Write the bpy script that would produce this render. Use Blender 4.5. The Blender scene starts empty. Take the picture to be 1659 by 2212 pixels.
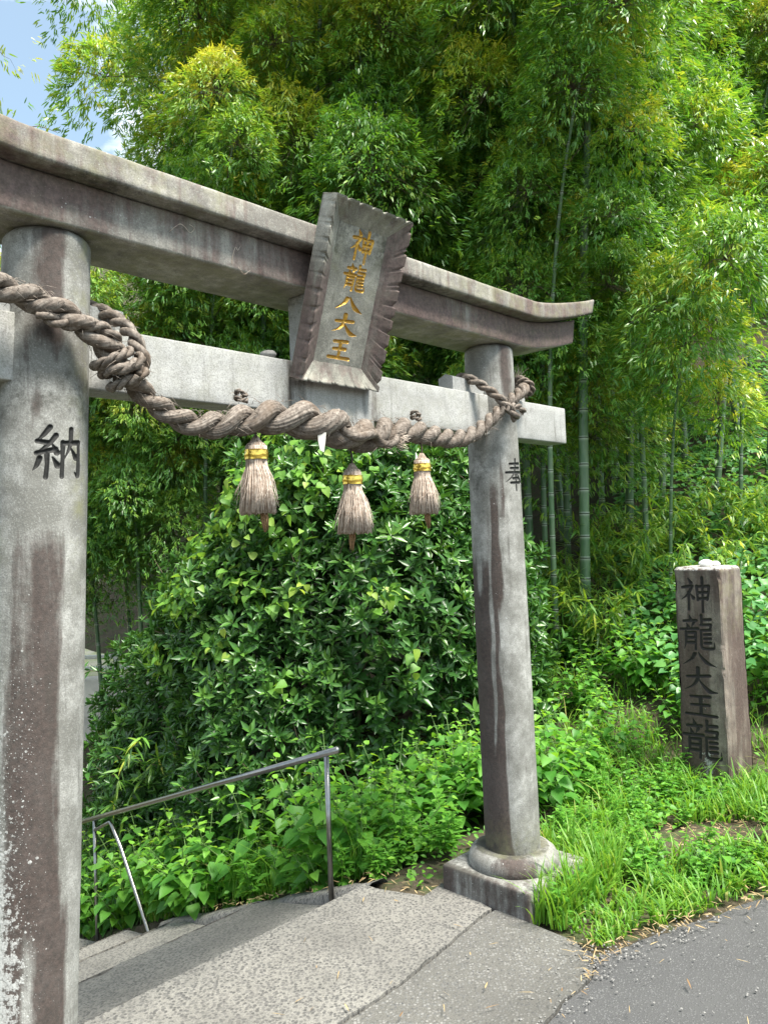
import bpy, bmesh, math
import numpy as np
from mathutils import Vector, Matrix

# ---------------------------------------------------------------- camera, world, sun, exposure
SC = bpy.context.scene
COL = SC.collection
RNG = np.random.default_rng(7)
CAM_H = 2.05
PITCH, ROLL = math.radians(1.82), math.radians(2.2)
F_PX, CX, CY = 1658.0, 829.5, 1106.0          # focal length and centre for a 1659 x 2212 picture

_fw = np.array([0, math.cos(PITCH), math.sin(PITCH)])
_up0 = np.array([0, -math.sin(PITCH), math.cos(PITCH)])
_ri0 = np.array([1.0, 0, 0])
_ri = _ri0 * math.cos(ROLL) - _up0 * math.sin(ROLL)
_up = _up0 * math.cos(ROLL) + _ri0 * math.sin(ROLL)

cam_d = bpy.data.cameras.new("camera")
cam = bpy.data.objects.new("camera", cam_d)
COL.objects.link(cam)
cam_d.sensor_fit = 'HORIZONTAL'
cam_d.sensor_width = 36.0
cam_d.lens = 36.0 * F_PX / 1659.0
cam_d.clip_end = 2000.0
cam_d.clip_start = 0.05
M = Matrix.Identity(4)
for i_ in range(3):
    M[i_][0], M[i_][1], M[i_][2] = _ri[i_], _up[i_], -_fw[i_]
M[0][3], M[1][3], M[2][3] = 0.0, 0.0, CAM_H
cam.matrix_world = M
SC.camera = cam

SUN_EL, SUN_AZ = math.radians(64), math.radians(126)     # azimuth from +Y towards +X
world = bpy.data.worlds.new("World")
SC.world = world
world.use_nodes = True
wn = world.node_tree
wn.nodes.clear()
w_out = wn.nodes.new('ShaderNodeOutputWorld')
w_bg = wn.nodes.new('ShaderNodeBackground')
w_sky = wn.nodes.new('ShaderNodeTexSky')
w_sky.sky_type = 'NISHITA'
w_sky.sun_disc = False
w_sky.sun_elevation = SUN_EL
w_sky.sun_rotation = SUN_AZ
w_sky.air_density = 1.0
w_sky.dust_density = 2.0
w_tc = wn.nodes.new('ShaderNodeTexCoord')
w_n = wn.nodes.new('ShaderNodeTexNoise')
w_n.inputs['Scale'].default_value = 2.6
w_n.inputs['Detail'].default_value = 7.0
w_n.inputs['Roughness'].default_value = 0.6
w_map = wn.nodes.new('ShaderNodeMapping')
w_map.inputs['Scale'].default_value = (1, 1, 2.2)
w_map.inputs['Location'].default_value = (5.6, 2.0, 0.4)
w_r = wn.nodes.new('ShaderNodeValToRGB')
w_r.color_ramp.elements[0].position = 0.47
w_r.color_ramp.elements[1].position = 0.63
w_r.color_ramp.elements[0].color = (.11, .11, .11, 1)
w_mix = wn.nodes.new('ShaderNodeMix')
w_mix.data_type = 'RGBA'
w_mix.inputs[7].default_value = (9.5, 9.6, 9.9, 1)       # sunlit cloud, in the sky texture's own units
wn.links.new(w_tc.outputs['Generated'], w_map.inputs['Vector'])
wn.links.new(w_map.outputs['Vector'], w_n.inputs['Vector'])
wn.links.new(w_n.outputs['Fac'], w_r.inputs['Fac'])
wn.links.new(w_r.outputs['Color'], w_mix.inputs[0])
w_tint = wn.nodes.new('ShaderNodeMix')
w_tint.data_type = 'RGBA'
w_tint.blend_type = 'MULTIPLY'
w_tint.inputs[0].default_value = 1.0
w_tint.inputs[7].default_value = (0.84, 1.06, 0.98, 1)
wn.links.new(w_sky.outputs['Color'], w_tint.inputs[6])
wn.links.new(w_tint.outputs[2], w_mix.inputs[6])
wn.links.new(w_mix.outputs[2], w_bg.inputs['Color'])
w_bg.inputs['Strength'].default_value = 0.10
wn.links.new(w_bg.outputs['Background'], w_out.inputs['Surface'])

sun_d = bpy.data.lights.new("sun", 'SUN')
sun = bpy.data.objects.new("sun", sun_d)
COL.objects.link(sun)
sun_d.energy = 4.8
sun_d.angle = math.radians(20)
sun_d.color = (1.0, 0.95, 0.86)
_s = Vector((math.cos(SUN_EL) * math.sin(SUN_AZ), math.cos(SUN_EL) * math.cos(SUN_AZ), math.sin(SUN_EL)))
sun.rotation_euler = _s.to_track_quat('Z', 'Y').to_euler()
sun.location = (6, 6, 20)

SC.view_settings.view_transform = 'Standard'
SC.view_settings.look = 'None'
SC.view_settings.gamma = 1.0
SC.view_settings.exposure = 1.38
SC.cycles.max_bounces = 8
SC.cycles.diffuse_bounces = 4
SC.cycles.glossy_bounces = 3
SC.cycles.transmission_bounces = 5
SC.cycles.caustics_reflective = False
SC.cycles.caustics_refractive = False
SC.cycles.sample_clamp_indirect = 6.0
SC.cycles.use_denoising = True

# ---------------------------------------------------------------- frames and ground height
GA = math.radians(44.13)                       # direction the gate's beams run in
GD = np.array([math.sin(GA), math.cos(GA)])    # along the beams, away to the right
GN = np.array([math.cos(GA), -math.sin(GA)])   # out of the gate's front
GO = np.array([-0.2419, 3.5513])

def to_uw(X, Y):
    X = np.asarray(X, float) - GO[0]; Y = np.asarray(Y, float) - GO[1]
    return X * GD[0] + Y * GD[1], X * GN[0] + Y * GN[1]

def to_xy(u, w):
    u = np.asarray(u, float); w = np.asarray(w, float)
    return GO[0] + u * GD[0] + w * GN[0], GO[1] + u * GD[1] + w * GN[1]

def sstep(a, b, x):
    t = np.clip((np.asarray(x, float) - a) / (b - a), 0, 1)
    return t * t * (3 - 2 * t)

def zg(X, Y, corridor=False):
    u, w = to_uw(X, Y)
    z = 0.19 * np.clip(w - 0.6, 0, 3.5)
    side = 1 - sstep(1.4, 4.6, u)
    z = z + np.clip(0.41 * np.minimum(0, w + 0.68), -2.6, 0) * side
    z = z + 0.32 * np.clip(u - 3.8, 0, None) ** 1.08 * sstep(2.6, 0.2, w)
    z = z + 0.03 * np.clip(u - 1.5, 0, 4) * sstep(1.4, 0.2, w)
    far = np.clip(np.asarray(Y, float) - 15, 0, None)
    z = z + 0.28 * far
    if corridor:
        z = z - 0.5 * sstep(0.90, 0.80, u) * sstep(-1.75, -1.6, u) * sstep(-0.62, -0.72, w)
    return z

def ray(x, y):
    return _ri * (x - CX) / F_PX - _up * (y - CY) / F_PX + _fw

def at(x, y, Y):
    """world point at depth Y on the sight line of a photo position"""
    q = ray(x, y)
    t = Y / q[1]
    return np.array([q[0] * t, Y, CAM_H + q[2] * t])

def gpt(x, y):
    """ground point under a photo position"""
    q = ray(x, y); z = 0.0
    for _ in range(40):
        t = (z - CAM_H) / q[2]
        z = 0.5 * z + 0.5 * float(zg(q[0] * t, q[1] * t))
    return np.array([q[0] * t, q[1] * t])

# ---------------------------------------------------------------- value noise
_NT = np.random.default_rng(3).random((64, 64, 64))
def vnoise(x, y, z=0.0):
    x, y, z = np.broadcast_arrays(np.asarray(x, float), np.asarray(y, float), np.asarray(z, float))
    xi, yi, zi = np.floor(x).astype(int), np.floor(y).astype(int), np.floor(z).astype(int)
    fx, fy, fz = x - xi, y - yi, z - zi
    fx, fy, fz = fx * fx * (3 - 2 * fx), fy * fy * (3 - 2 * fy), fz * fz * (3 - 2 * fz)
    r = 0
    for a in (0, 1):
        for b in (0, 1):
            for c in (0, 1):
                r = r + _NT[(xi + a) % 64, (yi + b) % 64, (zi + c) % 64] * \
                    (fx if a else 1 - fx) * (fy if b else 1 - fy) * (fz if c else 1 - fz)
    return r
def fbm(x, y, z=0.0, o=4):
    r, A, s = 0, 0.5, 1.0
    for k in range(o):
        r = r + A * vnoise(np.asarray(x) * s + 7.3 * k, np.asarray(y) * s + 3.1 * k, np.asarray(z) * s + 1.7 * k)
        A *= 0.5; s *= 2.0
    return r / (1 - 0.5 ** o)

# ---------------------------------------------------------------- mesh and object helpers
def norm(v):
    return v / np.maximum(np.linalg.norm(v, axis=-1, keepdims=True), 1e-9)

def build_mesh(name, V, polys, mats=(), attrs=None, smooth=True, mat_idx=None):
    """polys: list of integer arrays (n,k)"""
    me = bpy.data.meshes.new(name)
    V = np.asarray(V, np.float32)
    me.vertices.add(len(V)); me.vertices.foreach_set('co', V.ravel())
    polys = [np.asarray(p_, np.int32) for p_ in polys if len(p_)]
    tot = np.concatenate([np.full(len(p_), p_.shape[1], np.int32) for p_ in polys])
    loops = np.concatenate([p_.ravel() for p_ in polys])
    me.loops.add(len(loops)); me.loops.foreach_set('vertex_index', loops)
    me.polygons.add(len(tot))
    st = np.concatenate([[0], np.cumsum(tot)[:-1]]).astype(np.int32)
    me.polygons.foreach_set('loop_start', st)
    me.polygons.foreach_set('loop_total', tot)
    me.polygons.foreach_set('use_smooth', np.full(len(tot), smooth, bool))
    for m_ in mats:
        me.materials.append(m_)
    if mat_idx is not None:
        me.polygons.foreach_set('material_index', np.asarray(mat_idx, np.int32))
    me.update(calc_edges=True)
    for k, v in (attrs or {}).items():
        a_ = me.attributes.new(k, 'FLOAT', 'POINT')
        a_.data.foreach_set('value', np.asarray(v, np.float32))
    return me

def link(name, me, parent=None, loc=None):
    o = bpy.data.objects.new(name, me)
    COL.objects.link(o)
    if parent is not None:
        o.parent = parent
    if loc is not None:
        o.location = loc
    return o

def tag(o, label=None, cat=None, group=None, kind=None):
    if label: o['label'] = label
    if cat: o['category'] = cat
    if group: o['group'] = group
    if kind: o['kind'] = kind
    return o

def thing(name, label, cat, loc=(0, 0, 0), rot=0.0, group=None):
    o = bpy.data.objects.new(name, None)
    COL.objects.link(o)
    o.location = loc; o.rotation_euler = (0, 0, rot)
    o.empty_display_size = 0.2
    return tag(o, label, cat, group)

def copy_thing(root, loc, rot=0.0, scale=1.0, label=None, group=None):
    r = root.copy(); COL.objects.link(r)
    r.location = loc; r.rotation_euler = (0, 0, rot); r.scale = (scale,) * 3
    if label: r['label'] = label
    if group: r['group'] = group
    for ch in list(root.children):
        c = ch.copy(); COL.objects.link(c); c.parent = r
    return r

class MB:
    """collects vertices, faces and per-vertex values"""
    def __init__(s):
        s.V = []; s.P = []; s.A = {}; s.n = 0; s.M = []; s.mi = 0
    def add(s, V, polys, **attrs):
        V = np.asarray(V, float)
        s.V.append(V)
        for p_ in polys:
            if len(p_):
                s.P.append(np.asarray(p_) + s.n); s.M.append(np.full(len(p_), s.mi, np.int32))
        for k in attrs:
            s.A.setdefault(k, [np.zeros(s.n)] if s.n else [])
        for k in s.A:
            v = attrs.get(k, 0.0)
            s.A[k].append(np.broadcast_to(np.asarray(v, float), (len(V),)))
        s.n += len(V)
    def mesh(s, name, mats, smooth=True):
        return build_mesh(name, np.concatenate(s.V), s.P, mats, {k: np.concatenate(v) for k, v in s.A.items()}, smooth, np.concatenate(s.M) if len(mats) > 1 else None)

def grid_faces(nr, nc, wrap=False, off=0):
    r = np.arange(nr - 1)[:, None]; c = np.arange(nc if wrap else nc - 1)[None, :]
    c2 = (c + 1) % nc
    q = np.stack([r * nc + c, r * nc + c2, (r + 1) * nc + c2, (r + 1) * nc + c], -1)
    return q.reshape(-1, 4) + off

def frames_along(P):
    """parallel transported frames for a polyline"""
    P = np.asarray(P, float)
    T = norm(np.gradient(P, axis=0))
    N = np.zeros_like(P)
    a = np.array([0, 0, 1.0]) if abs(T[0][2]) < 0.9 else np.array([1.0, 0, 0])
    N[0] = norm(np.cross(T[0], np.cross(a, T[0])))
    for i in range(1, len(P)):
        v = N[i - 1] - T[i] * (N[i - 1] @ T[i])
        N[i] = norm(v)
    return T, N, np.cross(T, N)

def tube(mb, P, R, k=6, cap=True, **attrs):
    P = np.asarray(P, float); R = np.broadcast_to(np.asarray(R, float), (len(P),))
    T, N, B = frames_along(P)
    th = np.linspace(0, 2 * np.pi, k, endpoint=False)
    V = P[:, None, :] + R[:, None, None] * (np.cos(th)[None, :, None] * N[:, None, :] + np.sin(th)[None, :, None] * B[:, None, :])
    V = V.reshape(-1, 3)
    polys = [grid_faces(len(P), k, True)]
    if cap:
        polys += [np.arange(k)[None, ::-1], ((len(P) - 1) * k + np.arange(k))[None, :]]
    at_ = {}
    for kk, v in attrs.items():
        v = np.asarray(v, float)
        at_[kk] = np.repeat(v, k) if v.ndim == 1 and len(v) == len(P) else v
    mb.add(V, polys, **at_)

def spline(P, n):
    """Catmull-Rom through points"""
    P = np.asarray(P, float)
    Q = np.vstack([2 * P[0] - P[1], P, 2 * P[-1] - P[-2]])
    t = np.linspace(0, len(P) - 1 - 1e-9, n); i = t.astype(int); f = (t - i)[:, None]
    a, b, c, d_ = Q[i], Q[i + 1], Q[i + 2], Q[i + 3]
    return 0.5 * (2 * b + (c - a) * f + (2 * a - 5 * b + 4 * c - d_) * f ** 2 + (3 * b - a - 3 * c + d_) * f ** 3)

def scatter(mb, tmpl, pos, X, Zup, scale, wscale=None, **attrs):
    """place copies of a leaf template: X = leaf direction, Zup = rough normal"""
    TV, TP = tmpl
    X = norm(X); Y = norm(np.cross(Zup, X)); Z = np.cross(X, Y)
    s = np.broadcast_to(np.asarray(scale, float), (len(pos),))
    ws = s if wscale is None else np.broadcast_to(np.asarray(wscale, float), (len(pos),))
    V = pos[:, None, :] + TV[None, :, 0, None] * s[:, None, None] * X[:, None, :] \
        + TV[None, :, 1, None] * ws[:, None, None] * Y[:, None, :] + TV[None, :, 2, None] * s[:, None, None] * Z[:, None, :]
    m = len(TV); n = len(pos)
    off = (np.arange(n) * m)[:, None, None]
    polys = [(np.asarray(p_)[None] + off).reshape(-1, np.asarray(p_).shape[1]) for p_ in TP]
    at_ = {k: np.repeat(np.broadcast_to(np.asarray(v, float), (n,)), m) for k, v in attrs.items()}
    mb.add(V.reshape(-1, 3), polys, **at_)

def blade_leaf(w=0.085, droop=0.12):
    V = np.array([[0, 0, 0], [.25, w, .01], [.25, -w, .01], [.65, w * .8, -droop * .3], [.65, -w * .8, -droop * .3], [1, 0, -droop]])
    return V, [np.array([[0, 2, 1], [3, 4, 5]]), np.array([[1, 2, 4, 3]])]

def broad_leaf(prof, fold=0.12, droop=0.15, xs=None):
    """prof: half widths at stations xs (interior); midrib fold"""
    xs = xs or np.linspace(0, 1, len(prof) + 2)[1:-1]
    V = [[0, 0, 0]]
    for x, h in zip(xs, prof):
        zc = -droop * x * x
        V += [[x, h, zc + fold * h], [x, 0, zc - 0.02], [x, -h, zc + fold * h]]
    V.append([1, 0, -droop])
    T = [[0, 2, 1], [0, 3, 2]]; Q = []
    for i in range(len(prof) - 1):
        a = 1 + 3 * i
        Q += [[a, a + 1, a + 4, a + 3], [a + 1, a + 2, a + 5, a + 4]]
    a = 1 + 3 * (len(prof) - 1); e = len(V) - 1
    T += [[a, a + 1, e], [a + 1, a + 2, e]]
    return np.array(V), [np.array(T), np.array(Q)]

LEAF_BAMBOO = blade_leaf(.088)
LEAF_BUSH = broad_leaf([.10, .165, .15, .08], fold=.35, droop=.10)
LEAF_HEART = broad_leaf([.36, .42, .30, .13], fold=.25, droop=.22, xs=[.06, .3, .58, .82])
LEAF_OVAL = broad_leaf([.2, .30, .2], fold=.3, droop=.15)

def rand_dirs(n, rng=RNG):
    return norm(rng.normal(size=(n, 3)))

# ---------------------------------------------------------------- materials
def new_mat(name):
    m = bpy.data.materials.new(name)
    m.use_nodes = True
    nt = m.node_tree; nt.nodes.clear()
    out = nt.nodes.new('ShaderNodeOutputMaterial')
    return m, nt, out

class NT:
    """small helper for wiring nodes"""
    def __init__(s, nt): s.nt = nt
    def n(s, t, **kw):
        nd = s.nt.nodes.new(t)
        for k, v in kw.items(): setattr(nd, k, v)
        return nd
    def l(s, a, b): s.nt.links.new(a, b)
    def setv(s, sock, v):
        if hasattr(v, 'is_output'): s.l(v, sock)
        elif isinstance(v, (tuple, list)) and len(v) == 3 and sock.type == 'RGBA': sock.default_value = (*v, 1)
        else: sock.default_value = v
    def mix(s, f, a, b, mode='MIX'):
        nd = s.n('ShaderNodeMix', data_type='RGBA', blend_type=mode)
        s.setv(nd.inputs[0], f); s.setv(nd.inputs[6], a); s.setv(nd.inputs[7], b)
        return nd.outputs[2]
    def math(s, op, a, b=0.0, c=None, clamp=False):
        nd = s.n('ShaderNodeMath', operation=op, use_clamp=clamp)
        s.setv(nd.inputs[0], a); s.setv(nd.inputs[1], b)
        if c is not None: s.setv(nd.inputs[2], c)
        return nd.outputs[0]
    def ramp(s, f, pts):
        nd = s.n('ShaderNodeValToRGB')
        e = nd.color_ramp.elements
        while len(e) < len(pts): e.new(0.5)
        for el, (p_, c) in zip(e, pts):
            el.position = p_
            el.color = (*c, 1) if isinstance(c, (tuple, list)) else (c, c, c, 1)
        s.setv(nd.inputs[0], f)
        return nd.outputs[0]
    def coord(s, scale=(1, 1, 1), rot=(0, 0, 0)):
        tc = s.n('ShaderNodeTexCoord'); mp = s.n('ShaderNodeMapping')
        mp.inputs['Scale'].default_value = scale; mp.inputs['Rotation'].default_value = rot
        s.l(tc.outputs['Object'], mp.inputs['Vector'])
        return mp.outputs['Vector']
    def noise(s, vec, scale, detail=4, rough=0.55, col=False):
        nd = s.n('ShaderNodeTexNoise')
        s.l(vec, nd.inputs['Vector'])
        nd.inputs['Scale'].default_value = scale; nd.inputs['Detail'].default_value = detail; nd.inputs['Roughness'].default_value = rough
        return nd.outputs['Color' if col else 'Fac']
    def voro(s, vec, scale, out='Distance', feature='F1', rnd=1.0):
        nd = s.n('ShaderNodeTexVoronoi', feature=feature)
        s.l(vec, nd.inputs['Vector']); nd.inputs['Scale'].default_value = scale
        nd.inputs['Randomness'].default_value = rnd
        return nd.outputs[out]
    def attr(s, name):
        return s.n('ShaderNodeAttribute', attribute_name=name).outputs['Fac']
    def bump(s, h, strength=0.3, dist=0.01):
        nd = s.n('ShaderNodeBump')
        nd.inputs['Strength'].default_value = strength; nd.inputs['Distance'].default_value = dist
        s.l(h, nd.inputs['Height'])
        return nd.outputs['Normal']
    def bsdf(s, col, rough=0.6, metal=0.0, spec=0.5, normal=None):
        nd = s.n('ShaderNodeBsdfPrincipled')
        s.setv(nd.inputs['Base Color'], col); s.setv(nd.inputs['Roughness'], rough)
        s.setv(nd.inputs['Metallic'], metal); s.setv(nd.inputs['Specular IOR Level'], spec)
        if normal is not None: s.l(normal, nd.inputs['Normal'])
        return nd.outputs[0]

def leaf_mat(name, cols, trans, rough=0.45, tfac=0.4, spec=0.4):
    """cols: ramp over each leaf's own tint value"""
    m, nt, out = new_mat(name); s = NT(nt)
    t = s.attr('tint')
    n = len(cols)
    c = s.ramp(t, [(i / max(1, n - 1), cols[i]) for i in range(n)])
    tc = s.ramp(t, [(i / max(1, n - 1), trans[i]) for i in range(len(trans))]) if isinstance(trans[0], (tuple, list)) else trans
    b = s.bsdf(c, rough, 0.0, spec)
    tr = s.n('ShaderNodeBsdfTranslucent'); s.setv(tr.inputs['Color'], tc)
    mx = s.n('ShaderNodeMixShader'); mx.inputs[0].default_value = tfac
    s.l(b, mx.inputs[1]); s.l(tr.outputs[0], mx.inputs[2]); s.l(mx.outputs[0], out.inputs['Surface'])
    return m

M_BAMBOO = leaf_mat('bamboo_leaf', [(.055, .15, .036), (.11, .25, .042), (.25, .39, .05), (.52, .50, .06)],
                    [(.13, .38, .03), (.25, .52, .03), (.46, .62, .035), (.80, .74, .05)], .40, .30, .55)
M_BUSH = leaf_mat('glossy_leaf', [(.028, .085, .018), (.045, .13, .024), (.10, .22, .035)],
                  [(.05, .16, .02), (.10, .25, .02), (.2, .36, .03)], .34, .18, .45)
M_VINE = leaf_mat('vine_leaf', [(.08, .20, .035), (.14, .30, .04), (.30, .40, .06)],
                  [(.25, .5, .05), (.35, .6, .05), (.55, .65, .08)], .5, .4)
M_WEED = leaf_mat('weed_leaf', [(.06, .20, .028), (.12, .31, .035), (.20, .42, .05)],
                  [(.16, .42, .03), (.28, .55, .03), (.42, .62, .05)], .5, .42)
M_GRASS = leaf_mat('grass_blade', [(.055, .17, .022), (.11, .27, .03), (.19, .36, .04), (.42, .38, .13)],
                   [(.18, .42, .03), (.26, .50, .03), (.36, .54, .05), (.5, .48, .1)], .45, .42)
M_KUDZU = leaf_mat('creeper_leaf', [(.05, .17, .05), (.09, .26, .07), (.16, .36, .08)],
                   [(.14, .36, .05), (.22, .46, .06), (.32, .55, .08)], .42, .35)
M_STRAWLEAF = leaf_mat('dry_leaf', [(.30, .22, .11), (.42, .32, .17), (.20, .12, .06)],
                       [(.4, .3, .15), (.4, .3, .15), (.2, .1, .05)], .6, .2)

def stone_mat(name, light=(.34, .338, .318), dark=(.15, .147, .132), stain=(.042, .028, .024), ink=None, ink_rough=0.5, ink_metal=0.0, pale=(.42, .43, .42)):
    m, nt, out = new_mat(name); s = NT(nt)
    v = s.coord()
    vs = s.coord((9, 9, 0.9))
    sp = s.noise(v, 190, 3, .7)
    big = s.noise(v, 5.5, 6, .65)
    mid = s.noise(v, 26, 5, .65)
    streak = s.noise(vs, 1.7, 6, .65)
    base = s.mix(s.ramp(big, [(.40, 0), (.60, 1)]), dark, light)
    base = s.mix(s.math('MULTIPLY', s.ramp(mid, [(.38, 1), (.60, 0)]), .55), base, dark)
    base = s.mix(s.math('MULTIPLY', s.ramp(sp, [(.33, 1), (.52, 0)]), .6), base, (.12, .12, .115))
    base = s.mix(s.math('MULTIPLY', s.ramp(sp, [(.55, 0), (.72, 1)]), .5), base, pale)
    # brown-purple water stain, broken up by streaks
    st = s.attr('stain')
    q = s.math('ADD', st, s.math('MULTIPLY', s.math('SUBTRACT', streak, .5), 1.7))
    q = s.math('ADD', q, s.math('MULTIPLY', s.math('SUBTRACT', mid, .5), .7))
    f = s.ramp(q, [(.26, 0), (.46, .60), (.72, 1)])
    stc = s.mix(s.ramp(s.noise(v, 60, 5, .7), [(.35, 0), (.7, 1)]), tuple(x * .62 for x in stain), tuple(x * 1.6 for x in stain))
    base = s.mix(s.math('MULTIPLY', f, .88), base, stc)
    # black dirt, and shade painted in through the same value
    g = s.math('ADD', s.attr('grime'), s.math('MULTIPLY', s.math('SUBTRACT', s.noise(v, 34, 6, .75), .5), 1.6))
    base = s.mix(s.math('MULTIPLY', s.ramp(g, [(.42, 0), (.8, 1)]), .8), base, (.045, .043, .036))
    run = s.math('MULTIPLY', s.ramp(s.noise(s.coord((14, 14, .55)), 1.9, 6, .7), [(.54, 0), (.66, 1)]), s.ramp(s.noise(v, 4.5, 4, .6), [(.44, 0), (.60, 1)]))
    base = s.mix(s.math('MULTIPLY', run, .55), base, (.05, .044, .038))
    # lichen: pale spots and crust
    li = s.attr('lichen')
    spot = s.math('SUBTRACT', s.math('MULTIPLY', s.math('MULTIPLY', li, .62), s.ramp(s.noise(v, 15, 4, .7), [(.40, 0), (.68, .8)])), s.voro(v, 46))
    spot2 = s.math('SUBTRACT', s.math('MULTIPLY', li, .24), s.voro(v, 95))
    crust = s.math('SUBTRACT', s.math('ADD', s.noise(v, 48, 6, .72), s.math('MULTIPLY', li, .40)), .93)
    lf = s.math('MAXIMUM', s.math('MAXIMUM', s.math('MULTIPLY', spot, 16), s.math('MULTIPLY', spot2, 18)), s.math('MULTIPLY', crust, 14), clamp=True)
    lf = s.math('MULTIPLY', lf, s.ramp(s.noise(v, 130, 3, .7), [(.3, .25), (.6, .85)]), clamp=True)
    base = s.mix(lf, base, (.47, .475, .46))
    gr = s.math('MULTIPLY', s.attr('moss'), s.ramp(s.noise(v, 12, 6, .7), [(.42, 0), (.65, 1)]))
    base = s.mix(s.math('MULTIPLY', gr, .6), base, (.20, .20, .10))
    rough = .88
    h = s.math('ADD', s.math('MULTIPLY', sp, .6), s.math('MULTIPLY', s.noise(v, 70, 5, .7), .8))
    h = s.math('ADD', h, s.math('MULTIPLY', lf, .5))
    nrm = s.bump(h, .32, .006)
    met = 0.0
    if ink is not None:
        k = s.ramp(s.attr('ink'), [(.42, 0), (.58, 1)])
        if ink_metal > 0:
            wear = s.ramp(s.noise(v, 90, 4, .7), [(.30, .25), (.5, 1)])
            k = s.math('MULTIPLY', k, wear)
        base = s.mix(k, base, ink)
        rough = s.math('ADD', .88, s.math('MULTIPLY', k, ink_rough - .88))
        met = s.math('MULTIPLY', k, ink_metal)
    s.l(s.bsdf(base, rough, met, .35, nrm), out.inputs['Surface'])
    return m

M_STONE = stone_mat('weathered_stone')
M_STONE_INK = stone_mat('weathered_stone_inked', ink=(.012, .012, .011), ink_rough=.7)
M_NUKI = stone_mat('pale_granite', light=(.385, .385, .375), dark=(.275, .275, .262))
M_BEAM = stone_mat('stained_beam_stone', light=(.40, .38, .335), dark=(.165, .153, .135), stain=(.100, .066, .060))
M_PLAQUE = stone_mat('plaque_stone', light=(.44, .42, .36), dark=(.20, .19, .16), stain=(.11, .075, .07), ink=(.50, .28, .045), ink_rough=.34, ink_metal=.85)
M_MARKER = stone_mat('marker_stone', light=(.26, .213, .172), dark=(.115, .09, .073), stain=(.065, .043, .036), ink=(.026, .023, .021), ink_rough=.9)

def straw_mat(name, c1, c2, c3, sc=(1, 1, 1)):
    m, nt, out = new_mat(name); s = NT(nt)
    v = s.coord(sc)
    t = s.attr('fib')
    fine = s.noise(v, 60, 5, .7)
    c = s.mix(s.ramp(t, [(.2, 0), (.8, 1)]), c1, c2)
    c = s.mix(s.math('MULTIPLY', s.ramp(fine, [(.42, 0), (.62, 1)]), .8), c, c3)
    c = s.mix(s.math('MULTIPLY', s.attr('crease'), .85), c, (.025, .018, .012))
    c = s.mix(s.math('MULTIPLY', s.ramp(s.noise(v, 7, 3, .6), [(.48, 0), (.7, 1)]), .65), c, (.12, .085, .06))
    s.l(s.bsdf(c, .75, 0, .25, s.bump(fine, .3, .003)), out.inputs['Surface'])
    return m

M_ROPE = straw_mat('rope_straw', (.145, .118, .098), (.285, .248, .215), (.065, .05, .04))
M_STRAW = straw_mat('tassel_straw', (.44, .35, .28), (.62, .53, .45), (.28, .20, .15))

def plain_mat(name, col, rough=.5, metal=0.0, var=.0, scale=20, spec=.5):
    m, nt, out = new_mat(name); s = NT(nt)
    v = s.coord()
    n1 = s.noise(v, scale, 5, .6)
    c = s.mix(s.ramp(n1, [(.3, 0), (.7, 1)]), tuple(x * (1 - var) for x in col), tuple(min(1, x * (1 + var)) for x in col))
    s.l(s.bsdf(c, rough, metal, spec, s.bump(n1, .08, .004)), out.inputs['Surface'])
    return m

M_GOLD = plain_mat('gold_foil', (.72, .50, .10), .22, .9, .35, 60)
M_STEEL = plain_mat('steel_tube', (.26, .26, .25), .28, 1.0, .15, 30)
M_CORD = plain_mat('dark_cord', (.05, .035, .025), .8, 0, .3)
M_SEED = plain_mat('seed_head', (.22, .13, .06), .9, 0, .5, 160)
M_STEM = plain_mat('green_stem', (.10, .19, .045), .6, 0, .3)
M_WOOD = plain_mat('brown_twig', (.10, .075, .05), .8, 0, .4)
M_PAPER = plain_mat('white_paper', (.5, .48, .44), .8, 0, .08)
M_PEBBLE = plain_mat('pebble_stone', (.20, .195, .185), .8, 0, .25, 90)
M_PALE = plain_mat('white_pebble', (.8, .8, .78), .7, 0, .06, 60)
M_FENCE = plain_mat('white_railing_paint', (.8, .8, .78), .45, 0, .04)
M_WALLC = plain_mat('retaining_concrete', (.74, .68, .62), .9, 0, .25, 3)

def culm_mat():
    m, nt, out = new_mat('bamboo_culm'); s = NT(nt)
    v = s.coord((1, 1, .25))
    n1 = s.noise(v, 14, 5, .6)
    c = s.mix(s.ramp(n1, [(.35, 0), (.7, 1)]), (.055, .115, .05), (.12, .20, .095))
    c = s.mix(s.math('MULTIPLY', s.ramp(s.noise(v, 5, 3), [(.5, 0), (.7, 1)]), .5), c, (.17, .19, .13))
    c = s.mix(s.attr('ring'), c, (.42, .45, .38))
    c = s.mix(s.attr('node'), c, (.035, .05, .025))
    s.l(s.bsdf(c, .38, 0, .4), out.inputs['Surface'])
    return m
M_CULM = culm_mat()
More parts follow.
